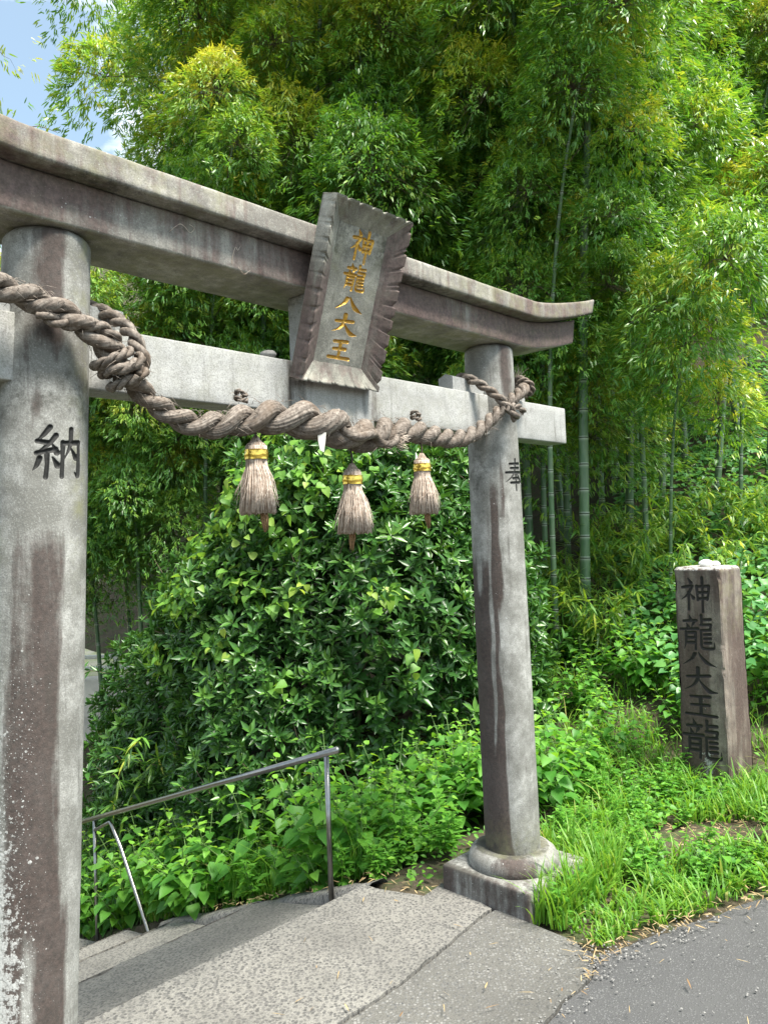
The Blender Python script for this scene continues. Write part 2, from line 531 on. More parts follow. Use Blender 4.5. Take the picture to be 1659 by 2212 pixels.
# ---------------------------------------------------------------- engraved brush writing
_HV = {'h': (1.0, .72, 1.15), 'v': (1.15, .85, .95), 's': (1.15, .95, .2), 'n': (.35, .8, 1.5, .45), 'd': (.4, 1.35), 'k': (.9, 1.0, 1.1, .3)}
GLYPHS = {
 '神': (5.0, [('d', [(27, 2), (36, 16)]), ('h', [(8, 30), (40, 26)]), ('s', [(39, 27), (26, 50), (4, 68)]), ('v', [(27, 46), (27, 70), (26, 98)]), ('d', [(33, 50), (43, 62)]),
              ('v', [(54, 26), (55, 45), (57, 68)]), ('h', [(54, 28), (92, 25)]), ('v', [(92, 26), (91, 45), (86, 66)]), ('h', [(57, 46), (88, 44)]), ('h', [(57, 65), (87, 62)]), ('v', [(72, 0), (72, 50), (71, 104)])]),
 '龍': (4.4, [('d', [(28, 0), (32, 12)]), ('h', [(12, 18), (48, 15)]), ('d', [(20, 24), (24, 35)]), ('s', [(40, 22), (33, 36)]), ('h', [(2, 42), (52, 38)]),
              ('s', [(17, 50), (16, 75), (10, 98)]), ('h', [(17, 51), (44, 49)]), ('v', [(44, 50), (44, 78), (43, 97)]), ('h', [(19, 65), (42, 64)]), ('h', [(18, 79), (42, 78)]),
              ('v', [(63, 0), (63, 14), (63, 26)]), ('h', [(63, 13), (88, 10)]), ('h', [(60, 27), (88, 25)]), ('v', [(88, 26), (87, 34), (84, 41)]), ('h', [(60, 43), (86, 40)]),
              ('k', [(60, 44), (60, 70), (60, 86), (66, 93), (90, 92), (96, 88), (96, 74)]), ('h', [(69, 54), (86, 52)]), ('h', [(69, 66), (86, 64)]), ('h', [(69, 78), (86, 76)])]),
 '八': (6.2, [('s', [(40, 14), (30, 50), (4, 90)]), ('n', [(50, 6), (58, 34), (76, 72), (97, 88)])]),
 '大': (6.0, [('h', [(14, 40), (78, 30)]), ('s', [(46, 2), (44, 44), (30, 72), (4, 92)]), ('n', [(46, 44), (58, 66), (78, 90), (99, 92)])]),
 '王': (6.6, [('h', [(20, 14), (78, 8)]), ('h', [(22, 50), (74, 45)]), ('h', [(4, 92), (96, 90)]), ('v', [(50, 12), (50, 50), (49, 90)])]),
 '納': (5.0, [('s', [(32, 0), (20, 16), (8, 28)]), ('h', [(9, 28), (30, 32)]), ('s', [(44, 16), (30, 34), (8, 52)]), ('h', [(8, 52), (44, 44)]), ('d', [(37, 34), (46, 50)]),
              ('v', [(27, 50), (28, 74), (26, 100)]), ('s', [(14, 62), (9, 76), (2, 86)]), ('d', [(38, 60), (48, 76)]),
              ('v', [(58, 30), (58, 60), (57, 98)]), ('h', [(58, 31), (96, 27)]), ('k', [(96, 28), (96, 62), (95, 94), (86, 88)]), ('s', [(76, 2), (74, 34), (62, 62)]), ('d', [(76, 40), (88, 58)])]),
 '奉': (4.4, [('h', [(22, 16), (78, 13)]), ('h', [(26, 30), (74, 28)]), ('h', [(6, 45), (94, 42)]), ('s', [(50, 0), (46, 34), (30, 58), (4, 76)]), ('n', [(54, 42), (66, 56), (82, 70), (99, 76)]),
              ('h', [(34, 64), (66, 62)]), ('h', [(24, 79), (76, 77)]), ('v', [(50, 52), (50, 76), (50, 104)])]),
}
def glyph_field(ch, X, Y, bold=1.0):
    """signed distance-like field of a character on its 100 x 100 box (Y down), positive inside strokes"""
    r0, strokes = GLYPHS[ch]
    best = np.full(np.shape(X), -30.0)
    for kind, pts in strokes:
        P = np.array(pts, float)
        if len(P) > 2: P = spline(P, 4 * len(P))
        rr = np.interp(np.linspace(0, 1, len(P)), np.linspace(0, 1, len(_HV[kind])), _HV[kind]) * r0 * bold
        for i in range(len(P) - 1):
            a, b = P[i], P[i + 1]
            d_ = b - a; L = d_ @ d_
            t = np.clip(((X - a[0]) * d_[0] + (Y - a[1]) * d_[1]) / max(L, 1e-6), 0, 1)
            dist = np.hypot(X - a[0] - t * d_[0], Y - a[1] - t * d_[1])
            best = np.maximum(best, rr[i] + (rr[i + 1] - rr[i]) * t - dist)
    return best

# ---------------------------------------------------------------- torii gate
gate = thing('torii_gate', 'weathered grey stone torii gate standing across the top of the path', 'torii gate', (GO[0], GO[1], 0), math.pi / 2 - GA)
# local frame of the gate: x along the beams, y to the back, z up

def pillar(u_bot, u_top, r_bot, r_top, H, ch, ch_z, ch_ang, ch_size, near):
    nth = 300
    zs = np.unique(np.concatenate([np.linspace(0.22, H - 0.03, 90), np.linspace(ch_z - ch_size * .7, ch_z + ch_size * .7, 96), np.linspace(H - .03, H, 5)]))
    th = np.linspace(0, 2 * np.pi, nth, endpoint=False)
    Z, T = np.meshgrid(zs, th, indexing='ij')
    f = Z / H
    R = r_bot + (r_top - r_bot) * f + 0.004 * np.sin(np.pi * f)
    R = R - np.clip(Z - (H - .03), 0, 1) ** 2 * 26          # worn upper arris
    R = R + 0.0035 * (fbm(T * 3, Z * 4, 1.5) - .5)
    # angle 0 of T faces the gate's front (-y); positive T to the right (+x)
    s_ = (T + np.pi) % (2 * np.pi) - np.pi
    gx = ((s_ - ch_ang) * (r_bot + r_top) / 2 / ch_size + .5) * 100
    gy = (-(Z - ch_z) / ch_size + .5) * 100
    fld = np.full(Z.shape, -30.0)
    mk = (gx > -20) & (gx < 120) & (gy > -20) & (gy < 120)
    fld[mk] = glyph_field(ch, gx[mk], gy[mk], 1.02)
    ink = np.clip(fld / 2.2 + .5, 0, 1)
    R = R - 0.006 * np.clip(fld / 4, 0, 1)
    uc = u_bot + (u_top - u_bot) * f
    V = np.stack([uc + R * np.sin(T), -R * np.cos(T), Z], -1).reshape(-1, 3)
    if near:
        e = s_ + .22 * (fbm(Z * 1.3, 4.2) - .5) * 2 + .34 * (fbm(s_ * 4 + 20, Z * 3.2, 6.6) - .5)
        stain = sstep(-.95, -.75, e) * sstep(.28, .05, e) * sstep(2.18, 2.02, Z) * (.55 + .35 * sstep(1.9, 1.0, Z) + .5 * (fbm(s_ * 3 + 9, Z * 1.2, 3.1) - .4))
        stain = np.maximum(stain, .80 * np.exp(-((e + .10) / .42) ** 2) * sstep(2.62, 2.78, Z))
        stain = np.maximum(stain, .75 * np.exp(-((e + .42) / .13) ** 2) * np.exp(-((Z - 2.52) / .06) ** 2))
        stain = np.maximum(stain, 1.0 * np.exp(-((e - .18) / .14) ** 2) * sstep(.98, .80, Z))
        stain = stain * (1 - .8 * np.exp(-((e + .45) / .22) ** 2) * sstep(.95, .75, Z))
        lichen = 1.15 * np.exp(-((e + 1.35) / .40) ** 2) * sstep(1.9, 1.2, Z) + .62 * sstep(2.1, 1.5, Z) * np.exp(-((e + .6) / .5) ** 2) + .18
        lichen = lichen + .35 * np.exp(-((e + .85) / .25) ** 2) * sstep(1.3, .8, Z)
        grime = .34 * sstep(2.72, 2.6, Z) * sstep(2.40, 2.50, Z) + .36 * np.exp(-((s_ + 1.1) / .5) ** 2) * sstep(2.3, 1.2, Z) + .14 + .25 * sstep(3.02, 3.11, Z)  # darker below the tie beam, on the left and at the head
        moss = .9 * np.exp(-((s_ - .55) / .3) ** 2) * sstep(1.8, 2.2, Z) + .5 * sstep(2.6, 2.2, Z) * np.exp(-((s_ + 1.5) / .4) ** 2)
    else:
        e = s_ + .14 * (fbm(Z * 1.7, 9.2) - .5) * 2 + .26 * (fbm(s_ * 4 + 20, Z * 3.4, 1.6) - .5)
        edge_s = -1.12 + .16 * sstep(1.2, .4, Z) + .05 * np.sin(Z * 9)
        stain = 1.1 * sstep(edge_s + .08, edge_s - .08, e) * sstep(-3.1, -2.6, e) * sstep(2.0, 1.75, Z)
        stain = np.maximum(stain, 1.05 * np.exp(-((e + 1.12) / .26) ** 4) * sstep(2.5, 2.1, Z) * sstep(1.5, 1.75, Z))
        stain = np.maximum(stain, .85 * np.exp(-((e + .25) / .30) ** 2) * sstep(2.72, 2.90, Z))
        stain = np.maximum(stain, .7 * np.exp(-((e + .75) / .12) ** 2) * sstep(2.62, 2.3, Z) * sstep(2.0, 2.2, Z))
        stain = stain * (1 - .85 * np.exp(-((e + 1.36 - .10 * (Z - 1.2)) / .085) ** 2) * sstep(.7, .95, Z))
        stain = stain * (1 - .9 * np.exp(-((e + 1.75) / .14) ** 2) * sstep(1.6, 1.8, Z))
        lichen = .22 + .25 * np.exp(-((e + 1.0) / .4) ** 2) * sstep(.5, 1.5, Z)
        grime = .24 * np.exp(-((e + 1.7) / .5) ** 2) + .4 * sstep(.42, .25, Z) + .10 + .22 * sstep(2.62, 2.4, Z) * sstep(2.15, 2.35, Z)  # darker on the left, at the foot and below the tie beam
        moss = .6 * sstep(.5, .3, Z) + .0 * Z
    nr, nc = len(zs), nth
    polys = [grid_faces(nr, nc, True), (np.arange(nc) + (nr - 1) * nc)[None, :]]
    A = dict(stain=stain, lichen=lichen, grime=grime, moss=moss, ink=ink)
    me = build_mesh('pillar', V, polys, [M_STONE_INK], {k: np.broadcast_to(v, Z.shape).ravel() for k, v in A.items()})
    p_ = link('pillar', me, gate)
    # ring and square block under it
    prof = [(.248, .145), (.255, .155), (.256, .175), (.252, .198), (.240, .222), (.220, .238), (.200, .246), (.180, .247), (.166, .243), (.12, .242)]
    k = 72; V = []
    for r_, z_ in prof:
        a_ = np.linspace(0, 2 * np.pi, k, endpoint=False)
        rr = r_ + .012 * (fbm(np.cos(a_) * 2 + 5, np.sin(a_) * 2 + z_ * 6 + 5) - .5)
        V.append(np.stack([u_bot + rr * np.sin(a_), -rr * np.cos(a_), np.full(k, z_)], -1))
    V = np.concatenate(V)
    ang = np.arctan2(V[:, 0] - u_bot, -V[:, 1])
    st = .75 * np.exp(-((ang + .9) / .6) ** 2)
    me = build_mesh('base_ring', V, [grid_faces(len(prof), k, True)], [M_STONE], dict(stain=st, lichen=.45 + 0 * st, grime=.75 * (V[:, 2] > .24) * (np.hypot(V[:, 0] - u_bot, V[:, 1]) < .205) + .32 * sstep(0, -2, ang), moss=.5 * (V[:, 2] > .24)))  # darker in the seam round the pillar and on the left
    link('base_ring', me, p_)
    h = .295
    me = block_mesh('base_block', (u_bot - h, u_bot + h), (-h, h), (-.25, .15), .014, .03, M_STONE,
                    lambda V: dict(stain=.25 + .3 * sstep(-h + .05, -h, V[:, 0] - u_bot), grime=.46 * sstep(-h + .03, -h, V[:, 0] - u_bot) * sstep(-.1, .15, V[:, 2]) + .55 * sstep(.13, .15, V[:, 2]) * sstep(-.1, .1, V[:, 1]), lichen=.4 + 0 * V[:, 0], moss=0 * V[:, 0]))  # darker on the left face and the rear of the top
    link('base_block', me, p_)
    return p_

def block_mesh(name, xr, yr, zr, bev, res, mat, attr_fn, wob=.004, smooth=True):
    """a worn rectangular stone with rounded arrises, dense enough to carry stains"""
    def axis(a, b):
        n = max(2, int((b - a) / res))
        return np.unique(np.concatenate([[a, a + bev * .3, a + bev, b - bev, b - bev * .3, b], np.linspace(a + bev, b - bev, n)]))
    xs, ys, zs = axis(*xr), axis(*yr), axis(*zr)
    mb = MB()
    lo = np.array([xr[0], yr[0], zr[0]]) + bev; hi = np.array([xr[1], yr[1], zr[1]]) - bev
    for ax in range(3):
        ab = [xs, ys, zs]; o1, o2 = [(1, 2), (2, 0), (0, 1)][ax]
        for side in (0, 1):
            A, B = np.meshgrid(ab[o1], ab[o2], indexing='ij')
            V = np.zeros(A.shape + (3,)); V[..., o1] = A; V[..., o2] = B; V[..., ax] = ab[ax][-1 if side else 0]
            q = grid_faces(len(ab[o1]), len(ab[o2]))
            if not side: q = q[:, ::-1]
            V = V.reshape(-1, 3)
            c = np.clip(V, lo, hi); d_ = V - c
            L = np.linalg.norm(d_, axis=1, keepdims=True)
            V = c + d_ / np.maximum(L, 1e-9) * np.minimum(L, bev)
            d2 = norm(V - np.clip(V, lo + .0, hi)) if bev > 0 else 0
            V = V + d2 * wob * (fbm(V[:, 0] * 22 + 9, V[:, 1] * 22 + 9, V[:, 2] * 22 + 9, 3) - .5)[:, None]
            mb.add(V, [q], **attr_fn(V))
    return mb.mesh(name, [mat], smooth)

pil1 = pillar(-1.437, -1.278, .158, .141, 3.127, '納', 2.365, -.02, .165, True)
pil1['label'] = 'near pillar with brown stain, white lichen and a black character'
pil2 = pillar(1.312, 1.276, .158, .140, 3.127, '奉', 2.375, .02, .170, False)
pil2['label'] = 'far pillar with dark stained side and a thin black character'

def beam(name, half, zf, prof_fn, attr_fn, mat, n=150, wob=.005):
    """loft a closed (y, z) profile along x; zf gives the rise of the beam along its length"""
    xs = np.linspace(-half, half, n)
    rows = []
    for x in xs:
        pr = prof_fn(x)
        rows.append(np.stack([np.full(len(pr), x), pr[:, 0], pr[:, 1] + zf(x)], -1))
    V = np.stack(rows)
    k = V.shape[1]
    # slanted ends: the top reaches further out than the foot
    zr = (V[..., 2] - V[..., 2].min(1, keepdims=True)) / np.ptp(V[..., 2], axis=1)[:, None]
    V[..., 0] += np.sign(xs)[:, None] * sstep(half * .8, half, np.abs(xs))[:, None] * .035 * zr
    V = V.reshape(-1, 3)
    ctr = np.repeat(V.reshape(n, k, 3).mean(1), k, 0)
    dr = V - ctr; dr[:, 0] = 0; dr = norm(dr)
    V = V + dr * wob * (fbm(V[:, 0] * 12 + 30, V[:, 1] * 25 + 30, V[:, 2] * 25, 4) - .5)[:, None]
    polys = [grid_faces(n, k, True)[:, ::-1], np.arange(k)[None, :], (np.arange(k) + (n - 1) * k)[None, ::-1]]
    me = build_mesh(name, V, polys, [mat], attr_fn(V))
    return link(name, me, gate)

def rect_profile(pts, bev=.008, sub=7):
    """closed polygon with slightly rounded corners, subdivided sides"""
    P = np.array(pts, float); out = []
    for i in range(len(P)):
        a, b, c = P[i - 1], P[i], P[(i + 1) % len(P)]
        d1, d2 = norm(b - a), norm(c - b)
        out += [b - d1 * bev, b - d1 * bev * .3 + d2 * bev * .3, b + d2 * bev]
        L = np.linalg.norm(c - b)
        for t in np.linspace(0, 1, sub + 2)[1:-1]:
            out.append(b + d2 * (bev + (L - 2 * bev) * t))
    return np.array(out)

RISE = lambda x: .145 * np.clip((np.abs(x) - 1.44) / .66, 0, None) ** 1.4
def beam_attr(bias, top):
    def f(V):
        x, y, z = V[:, 0], V[:, 1], V[:, 2]
        zz = z - RISE(x)
        n1 = fbm(x * 1.5 + 3, zz * 2 + 5, 0.3, 4)
        front = sstep(-.05, -.12, y)
        st = bias * (sstep(.36, .56, n1) * .62 + .42) * (front * .9 + .1)
        if not top: st = st * (1 - .7 * np.exp(-((x + 1.02) / .13) ** 2) * sstep(3.27, 3.17, zz))
        gr = .36 * sstep(3.245, 3.285, zz) * (1 - sstep(3.29, 3.30, zz)) if not top else .10 + .30 * sstep(3.31, 3.275, zz) + .34 * sstep(.46, .62, fbm(x * 2.6, zz * 7, 2.2))  # under beam darker along its top, top beam along its lower edge
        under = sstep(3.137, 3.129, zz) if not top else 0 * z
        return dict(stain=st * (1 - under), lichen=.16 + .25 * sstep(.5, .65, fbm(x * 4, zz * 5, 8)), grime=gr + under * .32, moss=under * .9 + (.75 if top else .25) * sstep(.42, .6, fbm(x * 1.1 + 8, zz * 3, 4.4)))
    return f
ZT = 3.39
o = beam('under_beam', 1.965, RISE, lambda x: rect_profile([(-.16, 3.127), (.16, 3.127), (.16, 3.285), (-.16, 3.285)], .010), beam_attr(1.15, False), M_BEAM)
o = beam('top_beam', 2.10, RISE, lambda x: rect_profile([(-.235, 3.288), (-.165, 3.287), (.165, 3.287), (.235, 3.288), (.235, 3.375), (0, 3.40), (-.235, 3.385)], .010, 6), beam_attr(.50, True), M_BEAM)
link('tie_beam', block_mesh('tie_beam', (-1.99, 1.99), (-.07, .07), (2.602, 2.831), .008, .035, M_NUKI,
     lambda V: dict(stain=.42 * np.exp(-((V[:, 0] + .27) / .04) ** 2) + .5 * np.exp(-((V[:, 0] - .245) / .03) ** 2) + .08,
                    grime=.10 + .22 * sstep(.46, .62, fbm(V[:, 0] * 3, V[:, 2] * 5, 3)) * sstep(1.2, .6, V[:, 0]) + .22 * sstep(-1.0, -1.15, V[:, 0]),
                    lichen=.12 + 0 * V[:, 0], moss=.35 * sstep(2.608, 2.603, V[:, 2]) + .2 * (V[:, 0] < 1.2)), wob=.003), gate)
link('center_strut', block_mesh('center_strut', (-.215, .20), (-.105, .005), (2.50, 3.127), .008, .03, M_NUKI,
     lambda V: dict(stain=.18 + .6 * sstep(.185, .20, V[:, 0]), grime=.30 + .2 * sstep(2.9, 3.12, V[:, 2]), lichen=.1 + 0 * V[:, 0], moss=.2 + 0 * V[:, 0]), wob=.003), gate)  # extra darkness paints in the shade around the plaque

def wedge(xa, xb):
    # small stone wedge: a pentagon seen from its end, tapering towards the pillar
    P = np.array([(-.05, 2.833), (.05, 2.833), (.05, 2.905), (0, 2.925), (-.05, 2.905)])
    V = []
    for x, dz in ((xa, 0), (xa + .3 * (xb - xa), 0), (xb, 0)):
        V.append(np.stack([np.full(5, x), P[:, 0], P[:, 1] + dz], -1))
    V = np.concatenate(V)
    q = grid_faces(3, 5, True)
    me = build_mesh('wedge', V, [q, np.arange(5)[None, ::-1], (10 + np.arange(5))[None, :]], [M_NUKI], dict(stain=np.full(15, .05), grime=np.full(15, .1)), smooth=False)
    link('wedge', me, gate)
wedge(-1.03, -1.20); wedge(.87, 1.20)
wedge(-1.55, -1.36); wedge(1.56, 1.36)

# ---------------------------------------------------------------- plaque on the gate
TILT = math.radians(19.7)
plq = thing('shrine_plaque', 'tilted stone plaque with five gold characters on the gate', 'plaque', (GO[0], GO[1], 0), 0)
PB = Matrix.Translation((GO[0], GO[1], 0)) @ Matrix.Rotation(math.pi / 2 - GA, 4, 'Z') @ Matrix.Translation((-.058, -.17, 2.722)) @ Matrix.Rotation(TILT, 4, 'X')
plq.matrix_world = PB
# local: x right, z up the plaque, -y out of its face; outer rim lies on y = 0, body goes back to y = .10
PW, PH = .457, .765
def notch(s, L, seed):
    rs = np.random.default_rng(seed)
    r = np.zeros_like(s)
    p_ = .03
    while p_ < L - .02:
        wd = rs.uniform(.007, .012)
        d_ = (s - p_)
        r = np.maximum(r, np.where(d_ < 0, np.clip(1 + d_ / (wd * .35), 0, 1), np.clip(1 - d_ / (wd * 2.2), 0, 1)) * rs.uniform(.6, 1))
        p_ += rs.choice([.02, .06, .066, .07, .075])
    return r
IN = .085                                         # frame width
def frame_side(P0, P1, Q0, Q1, seed, out_n):
    """outer edge P0-P1, inner edge Q0-Q1 (x,z)"""
    P0, P1, Q0, Q1 = map(lambda q: np.array(q, float), (P0, P1, Q0, Q1))
    L = np.linalg.norm(P1 - P0); ns = int(L / .0035)
    s_ = np.linspace(0, 1, ns)
    nt_ = notch(s_ * L, L, seed)
    t = np.array([-.9, -.45, 0, .12, .3, .55, .8, 1.0])  # -: outer side wall going back, 0 rim, 1 inner edge
    V = []
    for i in range(ns):
        po, pi_ = P0 + (P1 - P0) * s_[i], Q0 + (Q1 - Q0) * s_[i]
        for tt in t:
            if tt < 0:
                xz = po - np.array(out_n) * .004 * (-tt); y = .102 * (-tt) / .9
                if tt > -.6: xz = xz - np.array(out_n) * .008 * nt_[i] * .3
            else:
                xz = po + (pi_ - po) * tt
                y = .062 * tt ** .8 + .004 * (1 - tt)
                if tt < .5:
                    k = nt_[i] * (1 - tt / .5)
                    y += .020 * k; xz = xz - np.array(out_n) * .008 * k
            V.append((xz[0], y, xz[1]))
    V = np.array(V)
    V[:, 1] += .004 * (fbm(V[:, 0] * 30 + 4, V[:, 2] * 30 + 4, 2.0) - .5)
    return V, grid_faces(ns, len(t)), np.tile(t, ns)
mb = MB()
hx = PW / 2
co = [(-hx, 0), (hx, 0), (hx, PH), (-hx, PH)]
ci = [(-hx + IN, IN * 1.05), (hx - IN, IN * 1.05), (hx - IN, PH - IN * 1.05), (-hx + IN, PH - IN * 1.05)]
for k, on in enumerate([(0, -1), (1, 0), (0, 1), (-1, 0)]):
    V, q, tt = frame_side(co[k], co[(k + 1) % 4], ci[k], ci[(k + 1) % 4], 40 + k, on)
    n1 = fbm(V[:, 0] * 5 + 2, V[:, 2] * 4 + k, 1.1)
    st = (.62 + .5 * (n1 - .4)) if k in (1, 3) else ((.30 + .9 * (n1 - .42)) if k == 0 else .22 + 0 * n1)
    if k == 3: st = st * sstep(.80, .45, V[:, 2] / PH) + .25 * (tt > .1)
    gr = (.24 if k == 2 else .12) + 0 * n1
    mb.add(V, [q], stain=np.broadcast_to(st, n1.shape), grime=gr, lichen=.22, moss=.5 if k == 2 else .12)
back = np.array([(-hx + .002, .1, 0.002), (hx - .002, .1, 0.002), (hx - .002, .1, PH - .002), (-hx + .002, .1, PH - .002)])
mb.add(back, [np.array([[3, 2, 1, 0]])])
link('frame', mb.mesh('frame', [M_PLAQUE]), plq)
nx_, nz_ = 190, 430
X_, Z_ = np.meshgrid(np.linspace(ci[0][0] - .004, ci[1][0] + .004, nx_), np.linspace(ci[0][1] - .004, ci[2][1] + .004, nz_), indexing='ij')
fld = np.full(X_.shape, -30.0)
for ch, fr, wd, hg in [('神', .207, .135, .125), ('龍', .388, .135, .112), ('八', .537, .165, .070), ('大', .652, .150, .090), ('王', .797, .128, .090)]:
    zc = PH * (1 - fr); xc = .012 * (1 - 2 * fr)
    gx = (X_ - xc) / wd * 100 + 50; gy = -(Z_ - zc) / hg * 100 + 50
    mk = (np.abs(gx - 50) < 75) & (np.abs(gy - 50) < 75)
    fld[mk] = np.maximum(fld[mk], glyph_field(ch, gx[mk], gy[mk], 1.22))
ink = np.clip(fld / 2.4 + .5, 0, 1)
Y_ = .062 + .006 * np.clip(fld / 5, 0, 1) + .002 * (fbm(X_ * 40, Z_ * 40, 1) - .5)
zz = Z_ / PH
gr = .40 * sstep(.58, .80, zz) + .38 * sstep(.10, .18, np.abs(X_)) * sstep(.3, .6, zz) + .12
me = build_mesh('panel', np.stack([X_, Y_, Z_], -1).reshape(-1, 3), [grid_faces(nx_, nz_)], [M_PLAQUE],
                dict(ink=ink.ravel(), stain=(.28 * sstep(.04, .14, X_) * sstep(.2, .5, zz)).ravel(), grime=gr.ravel(), lichen=np.full(ink.size, .1), moss=(.5 * sstep(.05, .12, np.abs(X_)) * sstep(.35, .5, zz)).ravel()))
link('panel', me, plq)

# ---------------------------------------------------------------- straw rope
def W3(u, w, z):
    X, Y = to_xy(u, w)
    return np.stack(np.broadcast_arrays(X, Y, np.asarray(z, float)), -1)

def twist_rope(mb, P, R, strands=2, pitch=.3, k=22, phase=0.0, fib=10, hand=1, seed=0):
    """a rope of twisted strands along P; each strand carries ridges of straw"""
    P = np.asarray(P, float); n = len(P)
    R = np.broadcast_to(np.asarray(R, float), (n,))
    T, N, B = frames_along(P)
    ds = np.concatenate([[0], np.cumsum(np.linalg.norm(np.diff(P, axis=0), axis=1))])
    Rm = np.maximum(R, .004)
    dphi = np.concatenate([[0], np.diff(ds)]) * 2 * np.pi / (pitch * Rm * 2)
    phi = np.cumsum(dphi) * hand + phase
    off, rs = (.50, .56) if strands == 2 else (.52, .50)
    rng = np.random.default_rng(seed)
    for j in range(strands):
        a = phi + 2 * np.pi * j / strands
        C = P + (np.cos(a) * off * R)[:, None] * N + (np.sin(a) * off * R)[:, None] * B
        T2, N2, B2 = frames_along(C)
        th = np.linspace(0, 2 * np.pi, k, endpoint=False)
        fp = ds / (Rm * 2) * 2.4
        A = th[None, :] - hand * fp[:, None] * 1.0
        fidx = A / (2 * np.pi) * fib
        ph = rng.random() * 20
        nz = vnoise(fidx * 1.0 + ph + 40, ds[:, None] * 9 + 3, j * 3.3)
        ridge = .5 + .5 * np.cos(fidx * 2 * np.pi + 6 * nz)
        nz2 = vnoise(fidx * 2.3 + 9 + ph, ds[:, None] * 14, 5.5 + j)
        rr = rs * R[:, None] * (1 + .085 * (ridge - .5) + .10 * (nz2 - .5) + .06 * (vnoise(ds[:, None] * 11, th[None] * 0 + j * 5.1) - .5))
        D = np.cos(th)[None, :, None] * N2[:, None, :] + np.sin(th)[None, :, None] * B2[:, None, :]
        V = C[:, None, :] + rr[..., None] * D
        out_d = norm(C - P)
        crease = np.clip(-.15 - (D * out_d[:, None, :]).sum(-1), 0, 1) * .9 + .55 * np.clip(1 - ridge / .35, 0, 1)  # shade between strands and straws put into the colour
        polys = [grid_faces(n, k, True), np.arange(k)[None, ::-1], ((n - 1) * k + np.arange(k))[None, :]]
        mb.add(V.reshape(-1, 3), polys, fib=(nz * .55 + nz2 * .45).ravel(), crease=np.clip(crease, 0, 1).ravel())

def stray_fibres(mb, P, R, n, seed, lmin=.02, lmax=.07):
    rng = np.random.default_rng(seed)
    P = np.asarray(P, float); R = np.broadcast_to(np.asarray(R, float), (len(P),))
    T = norm(np.gradient(P, axis=0))
    for _ in range(n):
        i = rng.integers(2, len(P) - 2)
        d_ = norm(rng.normal(size=3)); d_ = norm(d_ - T[i] * (d_ @ T[i]))
        p0 = P[i] + d_ * R[i] * .92
        L = rng.uniform(lmin, lmax)
        tdir = norm(T[i] * rng.choice([-1, 1]) + d_ * rng.uniform(.15, .9) + rng.normal(size=3) * .3)
        pts = [p0, p0 + tdir * L * .5, p0 + tdir * L + np.array([0, 0, -L * rng.uniform(0, .4)])]
        tube(mb, pts, [.0012, .001, .0004], 3, fib=rng.uniform(.3, 1), crease=0)

rope = thing('straw_rope', 'thick twisted straw rope slung between both pillars of the gate', 'rope', tuple(W3(0, .2, 2.5)))
rope_off = W3(0, .2, 2.5)
pts = [(-1.75, .10, 2.93, .036), (-1.55, .175, 2.875, .044), (-1.40, .185, 2.845, .046), (-1.27, .215, 2.79, .044), (-1.17, .205, 2.715, .044), (-1.06, .17, 2.62, .043), (-.95, .16, 2.542, .044), (-.80, .165, 2.492, .050),
       (-.62, .185, 2.523, .062), (-.45, .20, 2.548, .073), (-.25, .215, 2.540, .084), (-.06, .215, 2.502, .082), (.06, .205, 2.508, .074), (.20, .19, 2.540, .068), (.36, .18, 2.553, .060), (.55, .17, 2.543, .053),
       (.72, .165, 2.540, .049), (.86, .17, 2.570, .044), (.99, .175, 2.640, .039), (1.12, .19, 2.735, .036), (1.24, .20, 2.810, .036), (1.36, .175, 2.865, .036), (1.44, .11, 2.89, .036), (1.475, .02, 2.90, .034)]
A_ = np.array(pts)
SP = spline(A_, 900)
SP[:, 3] *= .93
PR_ = W3(SP[:, 0], SP[:, 1], SP[:, 2]) - rope_off
mb = MB(); twist_rope(mb, PR_, SP[:, 3], 2, 2.3, 56, .6, 17, -1, 1)
stray_fibres(mb, PR_, SP[:, 3], 420, 5)
stray_fibres(mb, PR_, SP[:, 3] * 1.02, 700, 6, .012, .03)
link('twisted_cord', mb.mesh('twisted_cord', [M_ROPE]), rope)

def sub_rope(name, pts, r, n=120, pitch=2.6, seed=2, strays=20, strands=2, k=14):
    q = spline(np.array(pts, float), n)
    P = W3(q[:, 0], q[:, 1], q[:, 2]) - rope_off
    mb = MB(); twist_rope(mb, P, r, strands, pitch, k, seed, 7, -1, seed)
    stray_fibres(mb, P, np.full(len(P), r), strays, seed + 50, .015, .05)
    return link(name, mb.mesh(name, [M_ROPE]), rope)
def ring_pts(c, ax_u, ax_z, ru, rz, w0, w1, a0, a1, n=10):
    """loop round the rope: centre (u,w,z)"""
    out = []
    for t in np.linspace(a0, a1, n):
        s1, c1 = math.sin(t), math.cos(t)
        out.append((c[0] + ax_u * ru * c1, c[1] + rz * s1, c[2] + ax_z * ru * c1))
    return out
# left knot: thinner cord over the pillar, loop from behind and turns round the main rope
sub_rope('tie_cord', [(-1.40, .205, 2.80), (-1.33, .215, 2.775), (-1.26, .225, 2.78), (-1.19, .235, 2.775), (-1.14, .22, 2.74), (-1.115, .19, 2.69)], .021, seed=3)
sub_rope('tie_cord', [(-1.28, -.16, 2.93), (-1.17, -.10, 2.945), (-1.115, .02, 2.905), (-1.085, .13, 2.84), (-1.075, .215, 2.76), (-1.06, .235, 2.69), (-1.09, .225, 2.625), (-1.14, .19, 2.61)], .027, seed=4, strays=40)
for k, (cu, cz, tl) in enumerate([(-1.150, 2.690, .5), (-1.120, 2.655, .3), (-1.095, 2.625, .55)]):
    sub_rope('knot', ring_pts((cu, .195, cz), math.cos(tl), math.sin(tl), .064, .064, 0, 0, k * .8, k * .8 + 6.2), .017, 110, seed=6 + k, strays=12)
